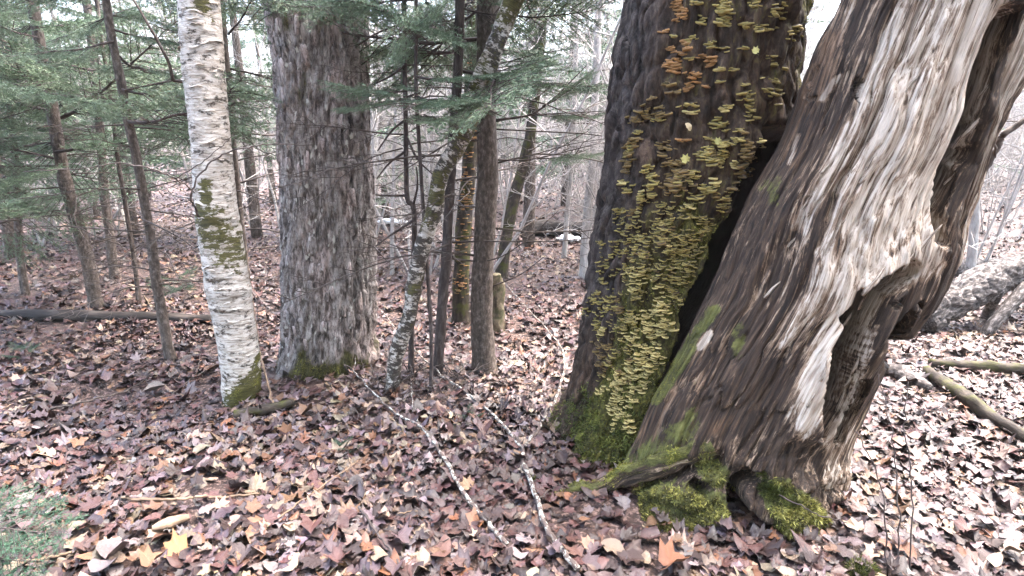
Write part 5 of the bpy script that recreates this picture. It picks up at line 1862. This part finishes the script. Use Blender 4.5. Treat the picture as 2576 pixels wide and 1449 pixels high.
n = 0
while n < 270:
    v = 1449 - 420 * r.uniform() ** 1.3
    u = r.uniform(0, 2576)
    if (1500 < u < 2130 and v < 1400) or (1330 < u < 1620 and v < 1260):
        continue
    p = gp(u, v, r.uniform(.03, .05))
    ci = r.choice(len(PAL), p=PW)
    k = int(r.integers(14))
    single_leaf(p, float(np.clip(r.normal(.052, .010), .03, .08)), PC[ci] * r.uniform(.6, 1.1), '%s %s leaf lying wet in the foreground litter' % (PAL[ci][2], 'lobed' if k % 4 else 'oval'), r.uniform(0, 6.28), abs(r.normal(0, .14)), r.uniform(0, 6.28), k)
    n += 1
for (u, v, s, c, lab, tilt, tdir) in ((722, 1105, .075, (.45, .24, .13), 'large tan leaf propped upright below the broad trunk', 1.1, .3), (938, 1118, .05, (.5, .22, .09), 'orange leaf standing on edge right of the large tan leaf', .9, -.4),
                                      (862, 1015, .045, (.5, .24, .12), 'orange leaf caught in the twig heap at the broad trunk', 1.0, .2), (645, 1228, .045, (.72, .5, .24), 'flat pale yellow leaf in the left middle foreground', .15, 0),
                                      (1178, 1240, .055, (.5, .32, .18), 'folded tan leaf right of the lichen spotted branch', .5, .5), (450, 1405, .085, (.55, .3, .12), 'largest tan orange leaf at the bottom edge of the left foreground', .2, .4),
                                      (285, 1395, .05, (.6, .5, .42), 'cream leaf with brown spots at the lower left', .3, 1), (120, 1150, .06, (.66, .5, .32), 'folded straw coloured leaf in the left foreground', .4, 2),
                                      (45, 965, .05, (.62, .48, .36), 'pale round leaf near the left edge beyond the spruce sprig', .3, 1), (1480, 1390, .05, (.55, .3, .2), 'reddish leaf with upturned lobes below the mossy foot', .6, .6)):
    single_leaf(gp(u, v, .035), s * .88, [q_ * .62 for q_ in c], lab, .2, tilt, tdir, 1 + int(u) % 3, None)
# yellow leaves and caps stuck on the fungus trunk
for (u, v, s, c, lab) in ((1729, 318, .022, (.6, .47, .25), 'round tan leaf stuck flat on the dark fungus trunk'), (1897, 132, .024, (.6, .58, .2), 'yellow pointed leaf caught near the top of the fungus trunk'),
                          (1722, 403, .03, (.5, .47, .14), 'ragged yellow green leaf stuck in the middle of the fungus trunk'), (1803, 358, .024, (.48, .46, .15), 'small yellow leaf perched on a shelf of the fungus trunk')):
    h = bvh.ray_cast(Vector(CAM), Vector(ray(u, v)).normalized())
    single_leaf(np.array(h[0]) + [0, -.02, 0], s, c, lab, .5, 1.2, 0.1, 4 if 'round' in lab else 3, None)
# moss cushion at the bottom edge
for (u, v, rad, lab) in ((2165, 1440, .055, 'green moss cushion at the bottom edge right of the dead trunk'), (1330, 1215, .03, 'small moss tuft by the left end of the mossy root')):
    f = gp(u, v)
    n_ = 4000
    th, ph = r.uniform(0, 6.28, n_), np.arccos(r.uniform(.05, 1, n_))
    N = np.stack([np.cos(th) * np.sin(ph), np.sin(th) * np.sin(ph), np.cos(ph)], 1)
    P = N * np.array([rad, rad, rad * .6])
    dr = N + r.normal(0, .5, (n_, 3))
    sd = np.cross(dr, r.normal(0, 1, (n_, 3)))
    sd *= .0016 / (np.linalg.norm(sd, axis=1)[:, None] + 1e-9)
    T = np.stack([P - sd, P + sd, P + dr * .014], 1).reshape(-1, 3)
    C = np.array(MOSS_G)[r.integers(0, 4, n_)] * r.uniform(.8, 1.3, (n_, 1))
    C = np.repeat(np.concatenate([C, np.ones((n_, 1))], 1)[:, None], 3, 1).reshape(-1, 4)
    o = obj('moss_cushion', mesh_np('moss_cushion', T, [np.arange(n_ * 3).reshape(-1, 3)], [M['moss']], None, False, {'Col': C}), None, f)
    tag(o, lab, 'moss')
